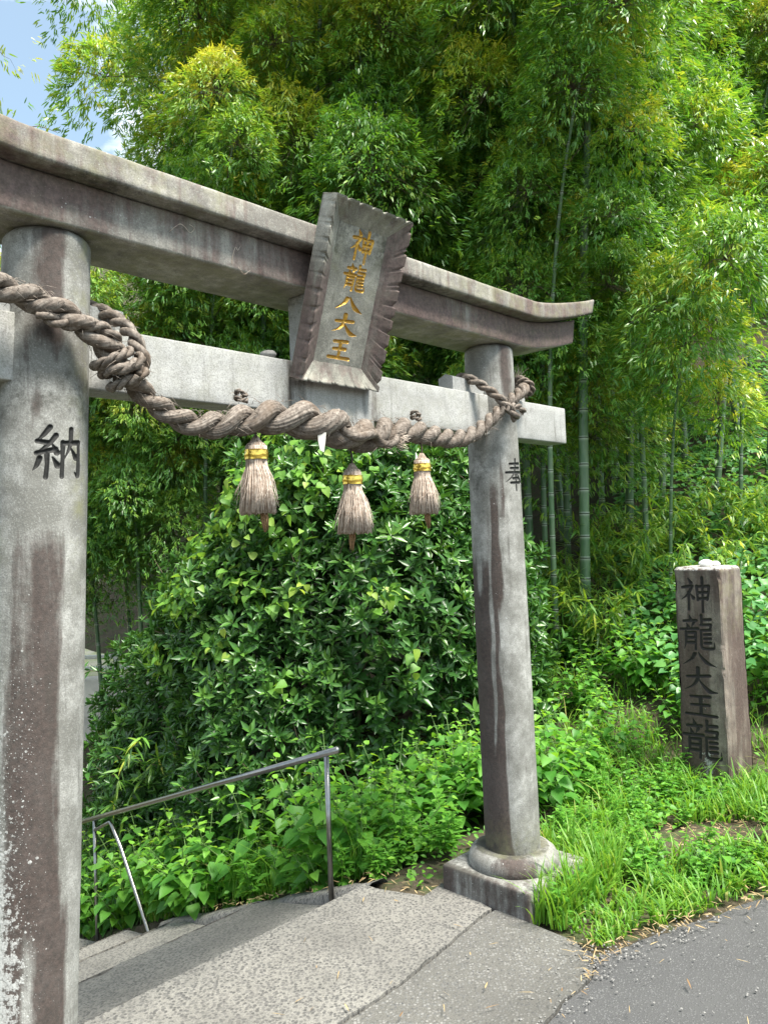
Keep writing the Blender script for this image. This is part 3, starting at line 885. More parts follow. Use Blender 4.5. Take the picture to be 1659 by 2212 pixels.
sub_rope('knot', [(-1.19, .19, 2.655), (-1.165, .25, 2.64), (-1.12, .27, 2.655), (-1.08, .26, 2.69), (-1.07, .22, 2.715)], .019, 90, seed=12)
# right: cord from the wedge down to the rope, wrapped end behind the pillar
sub_rope('tie_cord', [(1.02, -.02, 2.93), (1.00, .06, 2.905), (1.03, .12, 2.865), (1.085, .18, 2.80), (1.13, .215, 2.745), (1.165, .235, 2.70), (1.20, .225, 2.675)], .026, seed=14, strays=26)
sub_rope('tie_cord', [(1.10, .225, 2.715), (1.15, .225, 2.74), (1.21, .235, 2.745), (1.26, .24, 2.715)], .018, 70, seed=15)
for k, (cu, cw, cz) in enumerate([(1.445, .135, 2.895), (1.462, .10, 2.915)]):
    sub_rope('knot', ring_pts((cu, cw, cz), .6, -.8, .048, .045, 0, 0, k, k + 6.2), .017, 90, seed=20 + k, strays=14)
# small knots of cord on top of the rope where the tassels are tied
for k, (cu, cw, cz) in enumerate([(-.605, .165, 2.60), (.425, .165, 2.612)]):
    q = [(cu + .022 * math.cos(t) * (1 - .02 * t), cw + .022 * math.sin(t), cz + .006 * math.sin(2.3 * t) + .004 * t) for t in np.linspace(0, 11, 16)]
    sub_rope('knot', q, .009, 110, seed=30 + k, strays=14)
# frayed straw end
mb = MB(); rg = np.random.default_rng(8)
b0 = W3(1.47, .03, 2.90) - rope_off
for _ in range(60):
    d_ = norm(np.array([rg.normal(.12, .25), rg.normal(.05, .25), 1.0])); L = rg.uniform(.06, .17)
    p0 = b0 + rg.normal(size=3) * .008
    tube(mb, [p0, p0 + d_ * L * .5, p0 + d_ * L + np.array([rg.normal(0, .02), rg.normal(0, .02), 0])], [.0016, .0014, .0005], 3, fib=rg.uniform(.2, 1), crease=0)
link('frayed_end', mb.mesh('frayed_end', [M_STRAW]), rope)
# wrapped strand end with a white tuft right of the middle
mb = MB()
b0 = W3(.215, .235, 2.495) - rope_off
for _ in range(120):
    d_ = norm(np.array([.72, .60, -.05]) + rg.normal(size=3) * .28); L = rg.uniform(.02, .05)
    p0 = b0 + rg.normal(size=3) * np.array([.012, .012, .018])
    tube(mb, [p0, p0 + d_ * L], [.0016, .0008], 3, fib=1, crease=0)
link('frayed_end', mb.mesh('frayed_end', [M_STRAW]), rope)
q = spline(np.array([(-.20, .265, 2.535, .03), (-.12, .282, 2.505, .045), (-.02, .285, 2.482, .050), (.08, .275, 2.478, .046), (.16, .255, 2.488, .038), (.215, .235, 2.497, .025)]), 160)
mb = MB(); P_ = W3(q[:, 0], q[:, 1], q[:, 2]) - rope_off
twist_rope(mb, P_, q[:, 3] * .82, 1, 3.0, 56, 0, 18, -1, 77); stray_fibres(mb, P_, q[:, 3] * .8, 40, 78)
link('wrapped_strand', mb.mesh('wrapped_strand', [M_ROPE]), rope)

# ---------------------------------------------------------------- straw tassels
def tassel(name, label, u, w, ztop, zbot, r_t, r_b, seed, lean):
    H = ztop - zbot
    c = W3(u, w, ztop)
    t_ = thing(name, label, 'tassel', tuple(c), 0, 'straw tassels under the rope')
    rg = np.random.default_rng(seed)
    skirt, head, band, cord, tip = MB(), MB(), MB(), MB(), MB()
    zh = -.30 * H                                        # foot of the head, top of the gold band
    for i in range(520):
        a = rg.uniform(0, 2 * np.pi); q = math.sqrt(rg.uniform(.25, 1))
        rt, rb = r_t * q, r_b * q * rg.uniform(.93, 1.05)
        zb = -H + rg.normal(0, .004)
        am = a + rg.normal(0, .10)
        P = [(rt * math.cos(a), rt * math.sin(a), zh + .05), (rt * math.cos(a), rt * math.sin(a), zh - .02)]
        f = .5
        P.append(((rt + (rb - rt) * .55) * math.cos((a + am) / 2), (rt + (rb - rt) * .55) * math.sin((a + am) / 2), (zh + zb) / 2))
        P.append((rb * math.cos(am), rb * math.sin(am), zb))
        tube(skirt, np.array(P) + np.array([0, 0, 0]), [.0022, .0022, .0024, .0026], 4, True, fib=rg.uniform(0, 1), crease=[.55 * (1 - q) + .1 * (rg.random() < .2)] * 4)  # inner straws darker: shade inside the skirt put into the colour
    for i in range(46):                                  # loose thin straws
        a = rg.uniform(0, 2 * np.pi); rb = r_b * rg.uniform(1.0, 1.25)
        P = [(r_t * 1.02 * math.cos(a), r_t * 1.02 * math.sin(a), zh - .03), ((r_t + .6 * (rb - r_t)) * math.cos(a + .1), (r_t + .6 * (rb - r_t)) * math.sin(a + .1), -.62 * H), (rb * math.cos(a + rg.normal(0, .35)), rb * math.sin(a + rg.normal(0, .35)), -H * rg.uniform(.75, 1.0))]
        tube(skirt, spline(np.array(P), 7), .0009, 3, True, fib=1, crease=0)
    for i in range(260):                                 # domed head
        a = rg.uniform(0, 2 * np.pi); q = math.sqrt(rg.uniform(.5, 1))
        P = [(r_t * q * k_ * math.cos(a + tw), r_t * q * k_ * math.sin(a + tw), z_) for k_, z_, tw in ((.97, zh - .02, 0), (1.0, zh + .03, 0), (.88, zh + .055 * H / .3, .1), (.6, -.028 * H / .3, .2), (.22, -.004, .3))]
        tube(head, spline(np.array(P), 9), .0023, 3, True, fib=rg.uniform(0, .9), crease=[.25 * (rg.random() < .25)] * 9)
    k = 40; th = np.linspace(0, 2 * np.pi, k, endpoint=False)
    V = []
    zz_ = np.linspace(zh + .034 * H / .3, zh - .004, 9)
    for z_ in zz_:
        rr = r_t + .0055 + .0035 * (vnoise(th * 3 + seed, np.full(k, z_ * 160)) - .5) + (.0015 if abs(z_ - zz_[4]) < .005 else 0)
        V.append(np.stack([rr * np.cos(th), rr * np.sin(th), np.full(k, z_) + .002 * (vnoise(th * 2, seed) - .5)], -1))
    band.add(np.concatenate(V), [grid_faces(9, k, True)])
    tube(cord, spline(np.array([(0, 0, -.012), (.002, 0, .02), (-.002, .001, .05), (0, 0, .085)]), 10), .004, 6)
    for i in range(70):
        a = rg.uniform(0, 2 * np.pi); q = rg.uniform(0, 1)
        z0 = -H + .02; L = rg.uniform(.035, .10)
        r_ = .012 * math.sqrt(q)
        ps = [(lean[0] + r_ * math.cos(a), lean[1] + r_ * math.sin(a), z0), (lean[0] * 1.3 + 1.1 * r_ * math.cos(a), lean[1] * 1.3 + 1.1 * r_ * math.sin(a), z0 - L * .6), (lean[0] * 1.5 + .7 * r_ * math.cos(a), lean[1] * 1.5 + .7 * r_ * math.sin(a), z0 - L)]
        tube(tip, ps, [.0025, .0035, .0015], 4)
    link('skirt', skirt.mesh('skirt', [M_STRAW]), t_)
    link('head', head.mesh('head', [M_STRAW]), t_)
    link('gold_band', band.mesh('gold_band', [M_GOLD]), t_)
    link('cord', cord.mesh('cord', [M_CORD]), t_)
    link('seed_tip', tip.mesh('seed_tip', [M_SEED]), t_)
tassel('straw_tassel', 'straw tassel with gold band nearest the left pillar of the gate', -.555, .185, 2.468, 2.163, .041, .072, 1, (.022, -.012))
tassel('straw_tassel', 'middle straw tassel with gold band, hanging lowest under the thickest part of the rope', -.055, .205, 2.380, 2.072, .039, .074, 2, (-.008, -.01))
tassel('straw_tassel', 'straw tassel with gold band nearest the far right pillar of the gate', .435, .185, 2.452, 2.156, .038, .071, 3, (.012, -.014))

# white paper scrap tucked in the rope
V = np.array([(-.018, 0, 0), (.016, .004, .004), (-.016, -.006, -.035), (.012, .006, -.03), (-.010, -.002, -.07), (.004, .006, -.078)])
me = build_mesh('paper_scrap', np.concatenate([V, V + np.array([.001, .0012, 0])]), [np.array([[0, 1, 3, 2], [2, 3, 5, 4], [7, 6, 8, 9], [9, 8, 10, 11]])], [M_PAPER])
tag(link('paper_scrap', me, None, tuple(W3(-.285, .275, 2.485))), 'torn white paper scrap tucked under the thick middle of the straw rope', 'paper')

# ---------------------------------------------------------------- small loose stones and straw wisps on the gate
def pebble(name, label, cat, loc, sx, sy, sz, seed, mat, group=None):
    n1, n2 = 14, 20
    a = np.linspace(0, np.pi, n1); b = np.linspace(0, 2 * np.pi, n2, endpoint=False)
    A, B = np.meshgrid(a, b, indexing='ij')
    D = np.stack([np.sin(A) * np.cos(B), np.sin(A) * np.sin(B), np.cos(A)], -1)
    r = 1 + .45 * (fbm(D[..., 0] * 1.6 + seed, D[..., 1] * 1.6 + 5, D[..., 2] * 1.6 + 5, 3) - .5)
    V = D * r[..., None] * np.array([sx, sy, sz])
    V[..., 2] -= V[..., 2].min()
    me = build_mesh(name, V.reshape(-1, 3), [grid_faces(n1, n2, True)], [mat])
    return tag(link(name, me, None, tuple(loc)), label, cat, group)
pebble('flat_stone', 'flat pale stone lying on the upturned right end of the top beam', 'stone', W3(2.02, -.05, 3.388 + float(RISE(2.02)) - .006), .07, .05, .02, 3, M_PALE)
pebble('pebble', 'small brown pebble lying on the tie beam left of the plaque', 'pebble', W3(-.36, .03, 2.829), .035, .025, .02, 8, M_PEBBLE)
rg = np.random.default_rng(4)
for k, (u, w, z, lab, sh) in enumerate([(-.845, .168, 3.222, 'curled straw wisp stuck on the front of the beam, nearest the near pillar', [(-.055, -.02), (-.03, .005), (-.012, .018), (.01, .012), (.035, .0), (.05, .02), (.03, .03)]),
                                   (-.60, .168, 3.185, 'forked straw wisp stuck on the front of the beam, nearer the plaque', [(-.03, -.045), (-.022, -.01), (-.01, .03), (0, .02), (.012, .04)]),
                                   (-.57, .168, 3.128, 'small curled straw wisp on the lower edge of the stained beam', [(-.03, .01), (-.012, -.008), (.005, -.01), (.02, .004), (.03, .0)])]):
    mb = MB()
    P = np.array([(x, rg.normal(0, .003), z_) for x, z_ in sh])
    P3 = np.stack([P[:, 0] * GD[0] + P[:, 1] * GN[0], P[:, 0] * GD[1] + P[:, 1] * GN[1], P[:, 2]], -1)
    tube(mb, spline(P3, 24), np.linspace(.0015, .0007, 24), 5, fib=.9, crease=0)
    tag(link('straw_wisp', mb.mesh('straw_wisp', [M_STRAW]), None, tuple(W3(u, w, z))), lab, 'straw', 'straw wisps on the beam')

# ---------------------------------------------------------------- inscribed stone marker
MKX, MKY = 2.515, 6.03
mk_ang = math.radians(-139.6 + 90)             # local -y is the engraved face
marker = thing('stone_marker', 'dark square stone pillar with six carved characters standing in the grass', 'stone marker', (MKX, MKY, float(zg(MKX, MKY)) - .045), mk_ang)
MH = 1.70; MS = .182
nx_, nz_ = 150, 640
mb = MB()
xs = np.linspace(-MS, MS, nx_); zs = np.linspace(-.1, MH, nz_)
X_, Z_ = np.meshgrid(xs, zs, indexing='ij')
fld = np.full(X_.shape, -30.0)
for ch, zt, zb, wd in [('神', .048, .20, .25), ('龍', .222, .385, .28), ('八', .388, .462, .28), ('大', .462, .580, .27), ('王', .585, .690, .25), ('龍', .705, .885, .30)]:
    z1, z2 = MH - zt * 1.66, MH - zb * 1.66
    gx = (X_ + .012) / wd * 100 + 50; gy = (z1 - Z_) / (z1 - z2) * 100
    mk = (np.abs(gx - 50) < 72) & (np.abs(gy - 50) < 72)
    fld[mk] = np.maximum(fld[mk], glyph_field(ch, gx[mk], gy[mk], .95))
ink = np.clip(fld / 2.4 + .5, 0, 1)
def mk_edge(x, y, z):
    """rounded, chipped arrises and a swelling foot"""
    s_ = 1 + .05 * sstep(1.2, 0, z) - .07 * np.clip((z - (MH - .03)) / .03, 0, 1) ** 2 + .012 * (fbm(x * 0 + z * 6, y * 0 + 3.3) - .5)
    return s_
def mk_attrs(V, ink=None, side=0):
    x, y, z = V[:, 0], V[:, 1], V[:, 2]
    n1 = fbm(x * 6 + 3, y * 6 + 3, z * 1.2, 4)
    st = .55 * sstep(.40, .6, n1) + .25 * sstep(1.5, 1.2, z)
    return dict(stain=st, lichen=.34 + .9 * sstep(MH - .05, MH - .01, z) + .9 * sstep(.36, .28, z) * (side == 0) * sstep(.1, .0, np.abs(x - .03)), grime=.26 + .16 * sstep(.5, .65, fbm(x * 9 + 8, y * 9, z * 2)) - .3 * (side == 1) , moss=.5 * (side == 1) * sstep(1.0, 1.5, z), ink=ink if ink is not None else 0 * x)  # right face's light put into the colour by less dirt; top edge paler
def mk_side(rot, ink_f=None, fine=False):
    n = nx_ if fine else 30; m_ = nz_ if fine else 120
    xs = np.linspace(-MS, MS, n); zs = np.linspace(-.1, MH, m_)
    X, Z = np.meshgrid(xs, zs, indexing='ij')
    ex = np.clip((np.abs(X) - (MS - .02)) / .02, 0, 1)
    et = np.clip((Z - (MH - .025)) / .025, 0, 1)
    Y = -MS + .008 * ex ** 2 + .014 * et ** 2
    Y = Y + .010 * (fbm(X * 9 + rot * 3 + 5, Z * 5 + 1, 2.2 + rot) - .5)
    chip = sstep(.55, .75, fbm(Z * 11 + rot * 5, rot * 3.3)) * ex
    Y = Y + .018 * chip
    if ink_f is not None: Y = Y + .011 * np.clip(ink_f / 5, 0, 1)
    k = mk_edge(X, Y, Z)
    X, Y = X * k, Y * k
    c, s_ = math.cos(rot * math.pi / 2), math.sin(rot * math.pi / 2)
    V = np.stack([X * c - Y * s_, X * s_ + Y * c, Z], -1).reshape(-1, 3)
    return V, grid_faces(n, m_)
for rot in range(4):
    V, q = mk_side(rot, fld if rot == 0 else None, rot == 0)
    mb.add(V, [q], **mk_attrs(V, ink.ravel() if rot == 0 else None, rot))
X_, Y_ = np.meshgrid(np.linspace(-MS, MS, 24), np.linspace(-MS, MS, 24), indexing='ij')
ed = np.maximum(np.abs(X_), np.abs(Y_)) / MS
Z_ = MH - .002 + .012 * (fbm(X_ * 12 + 4, Y_ * 12 + 4) - .5) + .006 * (1 - ed)
k = (MS - .024) / MS
mb.add(np.stack([X_ * k, Y_ * k, Z_], -1).reshape(-1, 3), [grid_faces(24, 24)], stain=.1, lichen=1.2, grime=.1, moss=.1, ink=0.0)
link('inscribed_block', mb.mesh('inscribed_block', [M_MARKER]), marker)
mz = float(zg(MKX, MKY)) - .045 + MH - .004
pebble('white_pebble', 'larger white pebble on top of the carved stone marker', 'pebble', (MKX - .03, MKY - .05, mz), .055, .04, .03, 11, M_PALE, 'white pebbles on the marker')
pebble('white_pebble', 'smaller white pebble on the marker, right of the larger one', 'pebble', (MKX + .055, MKY - .03, mz), .035, .03, .022, 15, M_PALE, 'white pebbles on the marker')

# ---------------------------------------------------------------- steel handrail beside the steps
RU = .76
rail = thing('steel_handrail', 'polished steel handrail running down beside the steps beyond the gate', 'handrail', tuple(W3(RU, -.97, -.17)))
ro = W3(RU, -.97, -.17)
def rtube(name, pts, r, k=18):
    mb = MB(); tube(mb, np.array([W3(RU + p_[2] if len(p_) > 2 else RU, p_[0], p_[1]) - ro for p_ in pts]), r, k)
    link(name, mb.mesh(name, [M_STEEL]), rail)
rz = lambda w: .759 + .350 * (w + .888)
rtube('rail', [(-.86, rz(-.86)), (-2.2, rz(-2.2)), (-3.6, rz(-3.6)), (-5.2, rz(-5.2))], .0215, 24)
rtube('post', [(-.975, rz(-.975) - .02), (-.975, -.24)], .0165)
rtube('post', [(-4.19, rz(-4.19) - .02), (-4.19, -1.75)], .0165)
rtube('brace', [(-4.18, rz(-4.18) - .105), (-4.02, rz(-4.02) - .085), (-3.885, rz(-3.885) - .07), (-3.855, rz(-3.855) - .10), (-3.70, -.53), (-3.24, -1.12), (-3.1, -1.30)], .0165)
# ---------------------------------------------------------------- ground, road, path, steps
def ground_mat():
    m, nt, out = new_mat('soil'); s = NT(nt)
    v = s.coord()
    a = s.noise(v, 3, 6, .65); b = s.noise(v, 40, 5, .7)
    c = s.mix(s.ramp(a, [(.35, 0), (.65, 1)]), (.045, .036, .024), (.115, .094, .066))
    c = s.mix(s.ramp(b, [(.4, 0), (.65, 1)]), c, (.05, .042, .028))
    c = s.mix(s.math('MULTIPLY', s.ramp(s.noise(v, 9, 4), [(.5, 0), (.6, 1)]), .6), c, (.05, .085, .025))
    s.l(s.bsdf(c, .95, 0, .2, s.bump(b, .6, .02)), out.inputs['Surface'])
    return m
def aggregate_mat(name, matrix, stones, scale, wear, dark_patch, seed=0.0, thr=(.10, .30)):
    """paving with stones of several tones showing in a binder"""
    m, nt, out = new_mat(name); s = NT(nt)
    v = s.coord((1, 1, .6))
    wv = s.n('ShaderNodeVectorMath', operation='ADD')
    s.l(v, wv.inputs[0])
    nz = s.noise(v, scale * .6, 3, .6, True)
    sc = s.n('ShaderNodeVectorMath', operation='SCALE'); s.l(nz, sc.inputs[0]); sc.inputs['Scale'].default_value = .45 / scale
    s.l(sc.outputs[0], wv.inputs[1])
    d_ = s.voro(wv.outputs[0], scale); colr = s.voro(wv.outputs[0], scale, 'Color')
    sep = s.n('ShaderNodeSeparateColor'); s.l(colr, sep.inputs[0])
    tone = s.ramp(sep.outputs[0], [(i / (len(stones) - 1), c_) for i, c_ in enumerate(stones)])
    present = s.math('GREATER_THAN', sep.outputs[1], wear)
    edge = s.ramp(d_, [(thr[0] + .22, 1), (thr[1] + .25, 0)])
    fine = s.noise(v, scale * 3.2, 4, .7)
    mat_c = s.mix(s.ramp(fine, [(.35, 0), (.65, 1)]), tuple(x * .6 for x in matrix), tuple(x * 1.35 for x in matrix))
    f = s.math('MULTIPLY', present, edge)
    c = s.mix(f, mat_c, tone)
    big = s.noise(v, 1.7, 6, .65)
    c = s.mix(s.math('MULTIPLY', s.ramp(big, [(.42, 0), (.66, 1)]), .55), c, dark_patch)
    h = s.math('ADD', s.math('MULTIPLY', f, .7), s.math('MULTIPLY', fine, .5))
    s.l(s.bsdf(c, .85, 0, .35, s.bump(h, .5, .006)), out.inputs['Surface'])
    return m
M_SOIL = ground_mat()
M_CONC = aggregate_mat('washed_concrete', (.175, .168, .152), [(.055, .054, .052), (.085, .083, .079), (.13, .125, .117), (.068, .066, .063)], 62, .12, (.075, .072, .067), thr=(.14, .36))
M_CONC2 = aggregate_mat('old_dark_concrete', (.10, .097, .088), [(.06, .06, .06), (.13, .13, .125), (.19, .185, .175), (.06, .06, .058)], 66, .2, (.075, .073, .068))
M_ASPH = aggregate_mat('asphalt', (.068, .068, .069), [(.06, .06, .06), (.105, .105, .107), (.14, .14, .14), (.085, .085, .085)], 105, .5, (.085, .085, .085))

# terrain sheet: fine near the camera, coarse to the horizon
def warp(a, b, c, n):
    t = np.linspace(-1, 1, n)
    return c + np.sinh(t * 5.2) / np.sinh(5.2) * np.where(t < 0, c - a, b - c)
gx = warp(-120, 120, 0.6, 230); gy = warp(-40, 160, 5.5, 230)
X_, Y_ = np.meshgrid(gx, gy, indexing='ij')
Z_ = zg(X_, Y_, True) - .035 + .05 * (fbm(X_ * 1.1 + 40, Y_ * 1.1 + 40) - .5) * sstep(.3, 2.0, np.hypot(X_ - .3, Y_ - 3.0))
o = link('ground', build_mesh('ground', np.stack([X_, Y_, Z_], -1).reshape(-1, 3), [grid_faces(230, 230)[:, ::-1]], [M_SOIL]))
tag(o, kind='structure')

def sheet(name, poly, mat, lift, thick=.06, res=.11, rough=.006, seed=0):
    """a paved area: outline cut into a fine net that follows the ground, with a thickness"""
    bm = bmesh.new()
    vs = [bm.verts.new((x, y, 0)) for x, y in poly]
    bm.faces.new(vs)
    P = np.array(poly)
    for ax in (0, 1):
        for c in np.arange(P[:, ax].min() + res * .51, P[:, ax].max(), res if abs(P[:, ax]).max() < 12 else res * 3):
            no = (1, 0, 0) if ax == 0 else (0, 1, 0)
            bmesh.ops.bisect_plane(bm, geom=bm.verts[:] + bm.edges[:] + bm.faces[:], plane_co=(c if ax == 0 else 0, c if ax == 1 else 0, 0), plane_no=no, dist=1e-5)
    bmesh.ops.recalc_face_normals(bm, faces=bm.faces[:])
    if bm.faces[0].normal.z < 0:
        bmesh.ops.reverse_faces(bm, faces=bm.faces[:])
    bd = [v for v in bm.verts if v.is_boundary]
    for v in bm.verts:
        v.co.z = float(zg(v.co.x, v.co.y)) + lift
    for v in bd:
        n_ = rough
        v.co.x += n_ * (float(vnoise(v.co.x * 16 + seed, v.co.y * 16)) - .5) * 2
        v.co.y += n_ * (float(vnoise(v.co.x * 16, v.co.y * 16 + seed + 9)) - .5) * 2
    be = [e for e in bm.edges if e.is_boundary]
    ex = bmesh.ops.extrude_edge_only(bm, edges=be)
    for v in [g for g in ex['geom'] if isinstance(g, bmesh.types.BMVert)]:
        v.co.z -= thick
    me = bpy.data.meshes.new(name); bm.to_mesh(me); bm.free()
    me.materials.append(mat)
    for p_ in me.polygons: p_.use_smooth = False
    o = link(name, me)
    return tag(o, kind='structure')
def rough_line(pts, n, amp, seed):
    P = spline(np.array(pts, float), n)
    d_ = norm(np.gradient(P, axis=0)); nn = np.stack([-d_[:, 1], d_[:, 0]], -1)
    return P + nn * amp * (fbm(np.arange(n) * .35 + seed, np.zeros(n) + seed) - .5)[:, None] * 2

# boundary of light slab / dark slab / asphalt, walked from the base block towards the camera
lineA = rough_line([gpt(1062, 1968), gpt(1020, 2000), gpt(930, 2075), gpt(821, 2160), gpt(700, 2240), gpt(400, 2500)], 46, .012, 3)
lineB = rough_line([gpt(1240, 2036), gpt(1275, 2072), gpt(1278, 2105), gpt(1205, 2180), gpt(1080, 2300), gpt(800, 2640)], 46, .02, 8)
nose0 = -.68
pA = np.array(to_xy(.76, nose0)); pB = np.array(to_xy(-1.75, nose0))
blk = np.array(to_xy(.98, -.10)); blk2 = np.array(to_xy(.80, -.30))
slab = [tuple(pA), tuple(gpt(821, 1926)), tuple(gpt(917, 1941)), tuple(gpt(955, 1912)), tuple(gpt(1010, 1938)), tuple(lineA[0])] + [tuple(p_) for p_ in lineA[1:]] + [tuple(to_xy(-2.4, 1.9)), tuple(to_xy(-2.0, .3)), tuple(pB)]
sheet('path', slab, M_CONC, .012, .25)
gap = np.array([.010, -.006])
dark = [tuple(p_ + gap) for p_ in lineA[::-1]] + [tuple(gpt(1085, 1962)), tuple(gpt(1130, 1990)), tuple(lineB[0])] + [tuple(p_) for p_ in lineB[1:]]
sheet('path', dark, M_CONC2, .004, .2, seed=4)
edge = [gpt(1290, 2066), gpt(1400, 2026), gpt(1500, 1990), gpt(1659, 1940), gpt(1850, 1890)]
ed_line = rough_line(edge, 40, .03, 5)
far_r = [tuple(to_xy(9, 2.2)), tuple(to_xy(40, 6)), tuple(to_xy(40, 14)), tuple(to_xy(-14, 10)), tuple(to_xy(-14, 3.6)), tuple(to_xy(-3.2, 2.3))]
road = [tuple(p_ + np.array([.012, -.004])) for p_ in lineB[::-1]] + [tuple(p_) for p_ in ed_line] + far_r
sheet('road', road, M_ASPH, -.004, .15, .16, seed=7)

# steps down beyond the gate: sloped treads with risers
mb = MB()
noses = [(-.68, .0), (-1.74, -.40), (-2.87, -.886), (-3.68, -1.222), (-4.57, -1.585), (-5.45, -1.95), (-6.3, -2.30)]
for k in range(len(noses) - 1):
    w0, z0 = noses[k]; w1, z1 = noses[k + 1]
    zt = z0 - (z0 - z1) * (.30 if k == 0 else .45)                  # the riser takes about half of the fall
    n1, n2 = 60, 14
    U, S = np.meshgrid(np.linspace(-1.75, .76, n1), np.linspace(0, 1, n2), indexing='ij')
    Wt = w0 + (w1 - w0) * S
    U2 = U + .02 * (vnoise(Wt * 6, U * 0 + 3) - .5) * (U > .7)
    Zt = zt + (z1 - zt) * S + .012 * (fbm(U * 5, Wt * 5) - .5) - .02 * (S > .99) * vnoise(U * 9, U * 0 + k)
    X, Y = to_xy(U2, Wt); mb.add(np.stack([X, Y, Zt], -1).reshape(-1, 3), [grid_faces(n1, n2)])
    for (ua, ub, wa, za, zb) in ((-1.75, .76, w0, z0 + .012 if k == 0 else z0 - .004, zt),):
        X, Y = to_xy(np.linspace(ua, ub, n1), wa)
        V = np.concatenate([np.stack([X, Y, np.full(n1, za)], -1), np.stack([X, Y, np.full(n1, zb)], -1)])
        mb.add(V, [grid_faces(2, n1)])
    X, Y = to_xy(.758, np.linspace(w0, w1, n2)); zz = np.linspace(zt, z1, n2)
    mb.add(np.concatenate([np.stack([X, Y, zz], -1), np.stack([X, Y, zz - .5], -1)]), [grid_faces(2, n2)])
tag(link('stairs', mb.mesh('stairs', [M_CONC], False)), kind='structure')

# low broken kerb of pale stone along the steps
mb = MB()
n = 70; ww = np.linspace(-.66, -3.1, n)
for j, du in enumerate([.78, .80, .90, .95]):
    pass
P_ = []
for du, dz in ((.765, -.10), (.775, .02), (.80, .04), (.90, .035), (.93, .0), (.94, -.2)):
    zz = .41 * (ww + .66) + dz - .03 + .05 * (fbm(ww * 4, ww * 0 + du * 9) - .5)
    uu = du + .06 * (fbm(ww * 3 + 4, ww * 0 + du * 3) - .5)
    X, Y = to_xy(uu, ww); P_.append(np.stack([X, Y, zz], -1))
mb.add(np.concatenate(P_), [grid_faces(6, n)])
tag(link('kerb', mb.mesh('kerb', [M_CONC])), kind='structure')

# pale bank, retaining wall and white railing seen through the gap at the lower left
wl = thing('retaining_wall', 'pale concrete retaining wall far down behind the left bamboo', 'wall', (-5.2, 12.6, -2.2))
link('wall_face', block_mesh('wall_face', (-5.5, 3.0), (-.15, .15), (-1.2, 2.13), .02, .25, M_WALLC, lambda V: {}), wl)
fe = thing('white_railing', 'white railing along the top of the pale wall beyond the bamboo', 'railing', (-5.2, 12.6, -.07))
for zz in (.12, .30):
    link('rail', block_mesh('rail', (-5.4, 2.9), (-.025, .025), (zz, zz + .06), .008, .5, M_FENCE, lambda V: {}), fe)
for k in range(9):
    link('post', block_mesh('post', (-5.3 + k * 1.0, -5.22 + k * 1.0), (-.035, .035), (0, .40), .008, .2, M_FENCE, lambda V: {}), fe)
X_, Y_ = np.meshgrid(np.linspace(-14, -1.5, 40), np.linspace(12.75, 24, 30), indexing='ij')
Z_ = -.07 + .09 * (Y_ - 12.75) + .2 * (fbm(X_ * .8 + 20, Y_ * .8) - .5) * sstep(12.8, 14, Y_)
def bank_mat():
    m, nt, out = new_mat('pale_bank'); s = NT(nt)
    v = s.coord(); a = s.noise(v, 2.2, 6, .7)
    c = s.mix(s.ramp(a, [(.4, 0), (.6, 1)]), (.78, .70, .55), (.46, .50, .22))
    s.l(s.bsdf(c, .95, 0, .2), out.inputs['Surface']); return m
tag(link('bank', build_mesh('bank', np.stack([X_, Y_, Z_], -1).reshape(-1, 3), [grid_faces(40, 30)[:, ::-1]], [bank_mat()])), kind='structure')

# ---------------------------------------------------------------- bamboo
def culm_path(H, lean, arch, n=60):
    t = np.linspace(0, 1, n)
    off = np.outer(lean, t * H).T + np.outer(arch, (t ** 3.0) * H).T
    z = t * H - .5 * (np.linalg.norm(arch) * t ** 3) * H * .8
    return np.stack([off[:, 0], off[:, 1], z], -1)

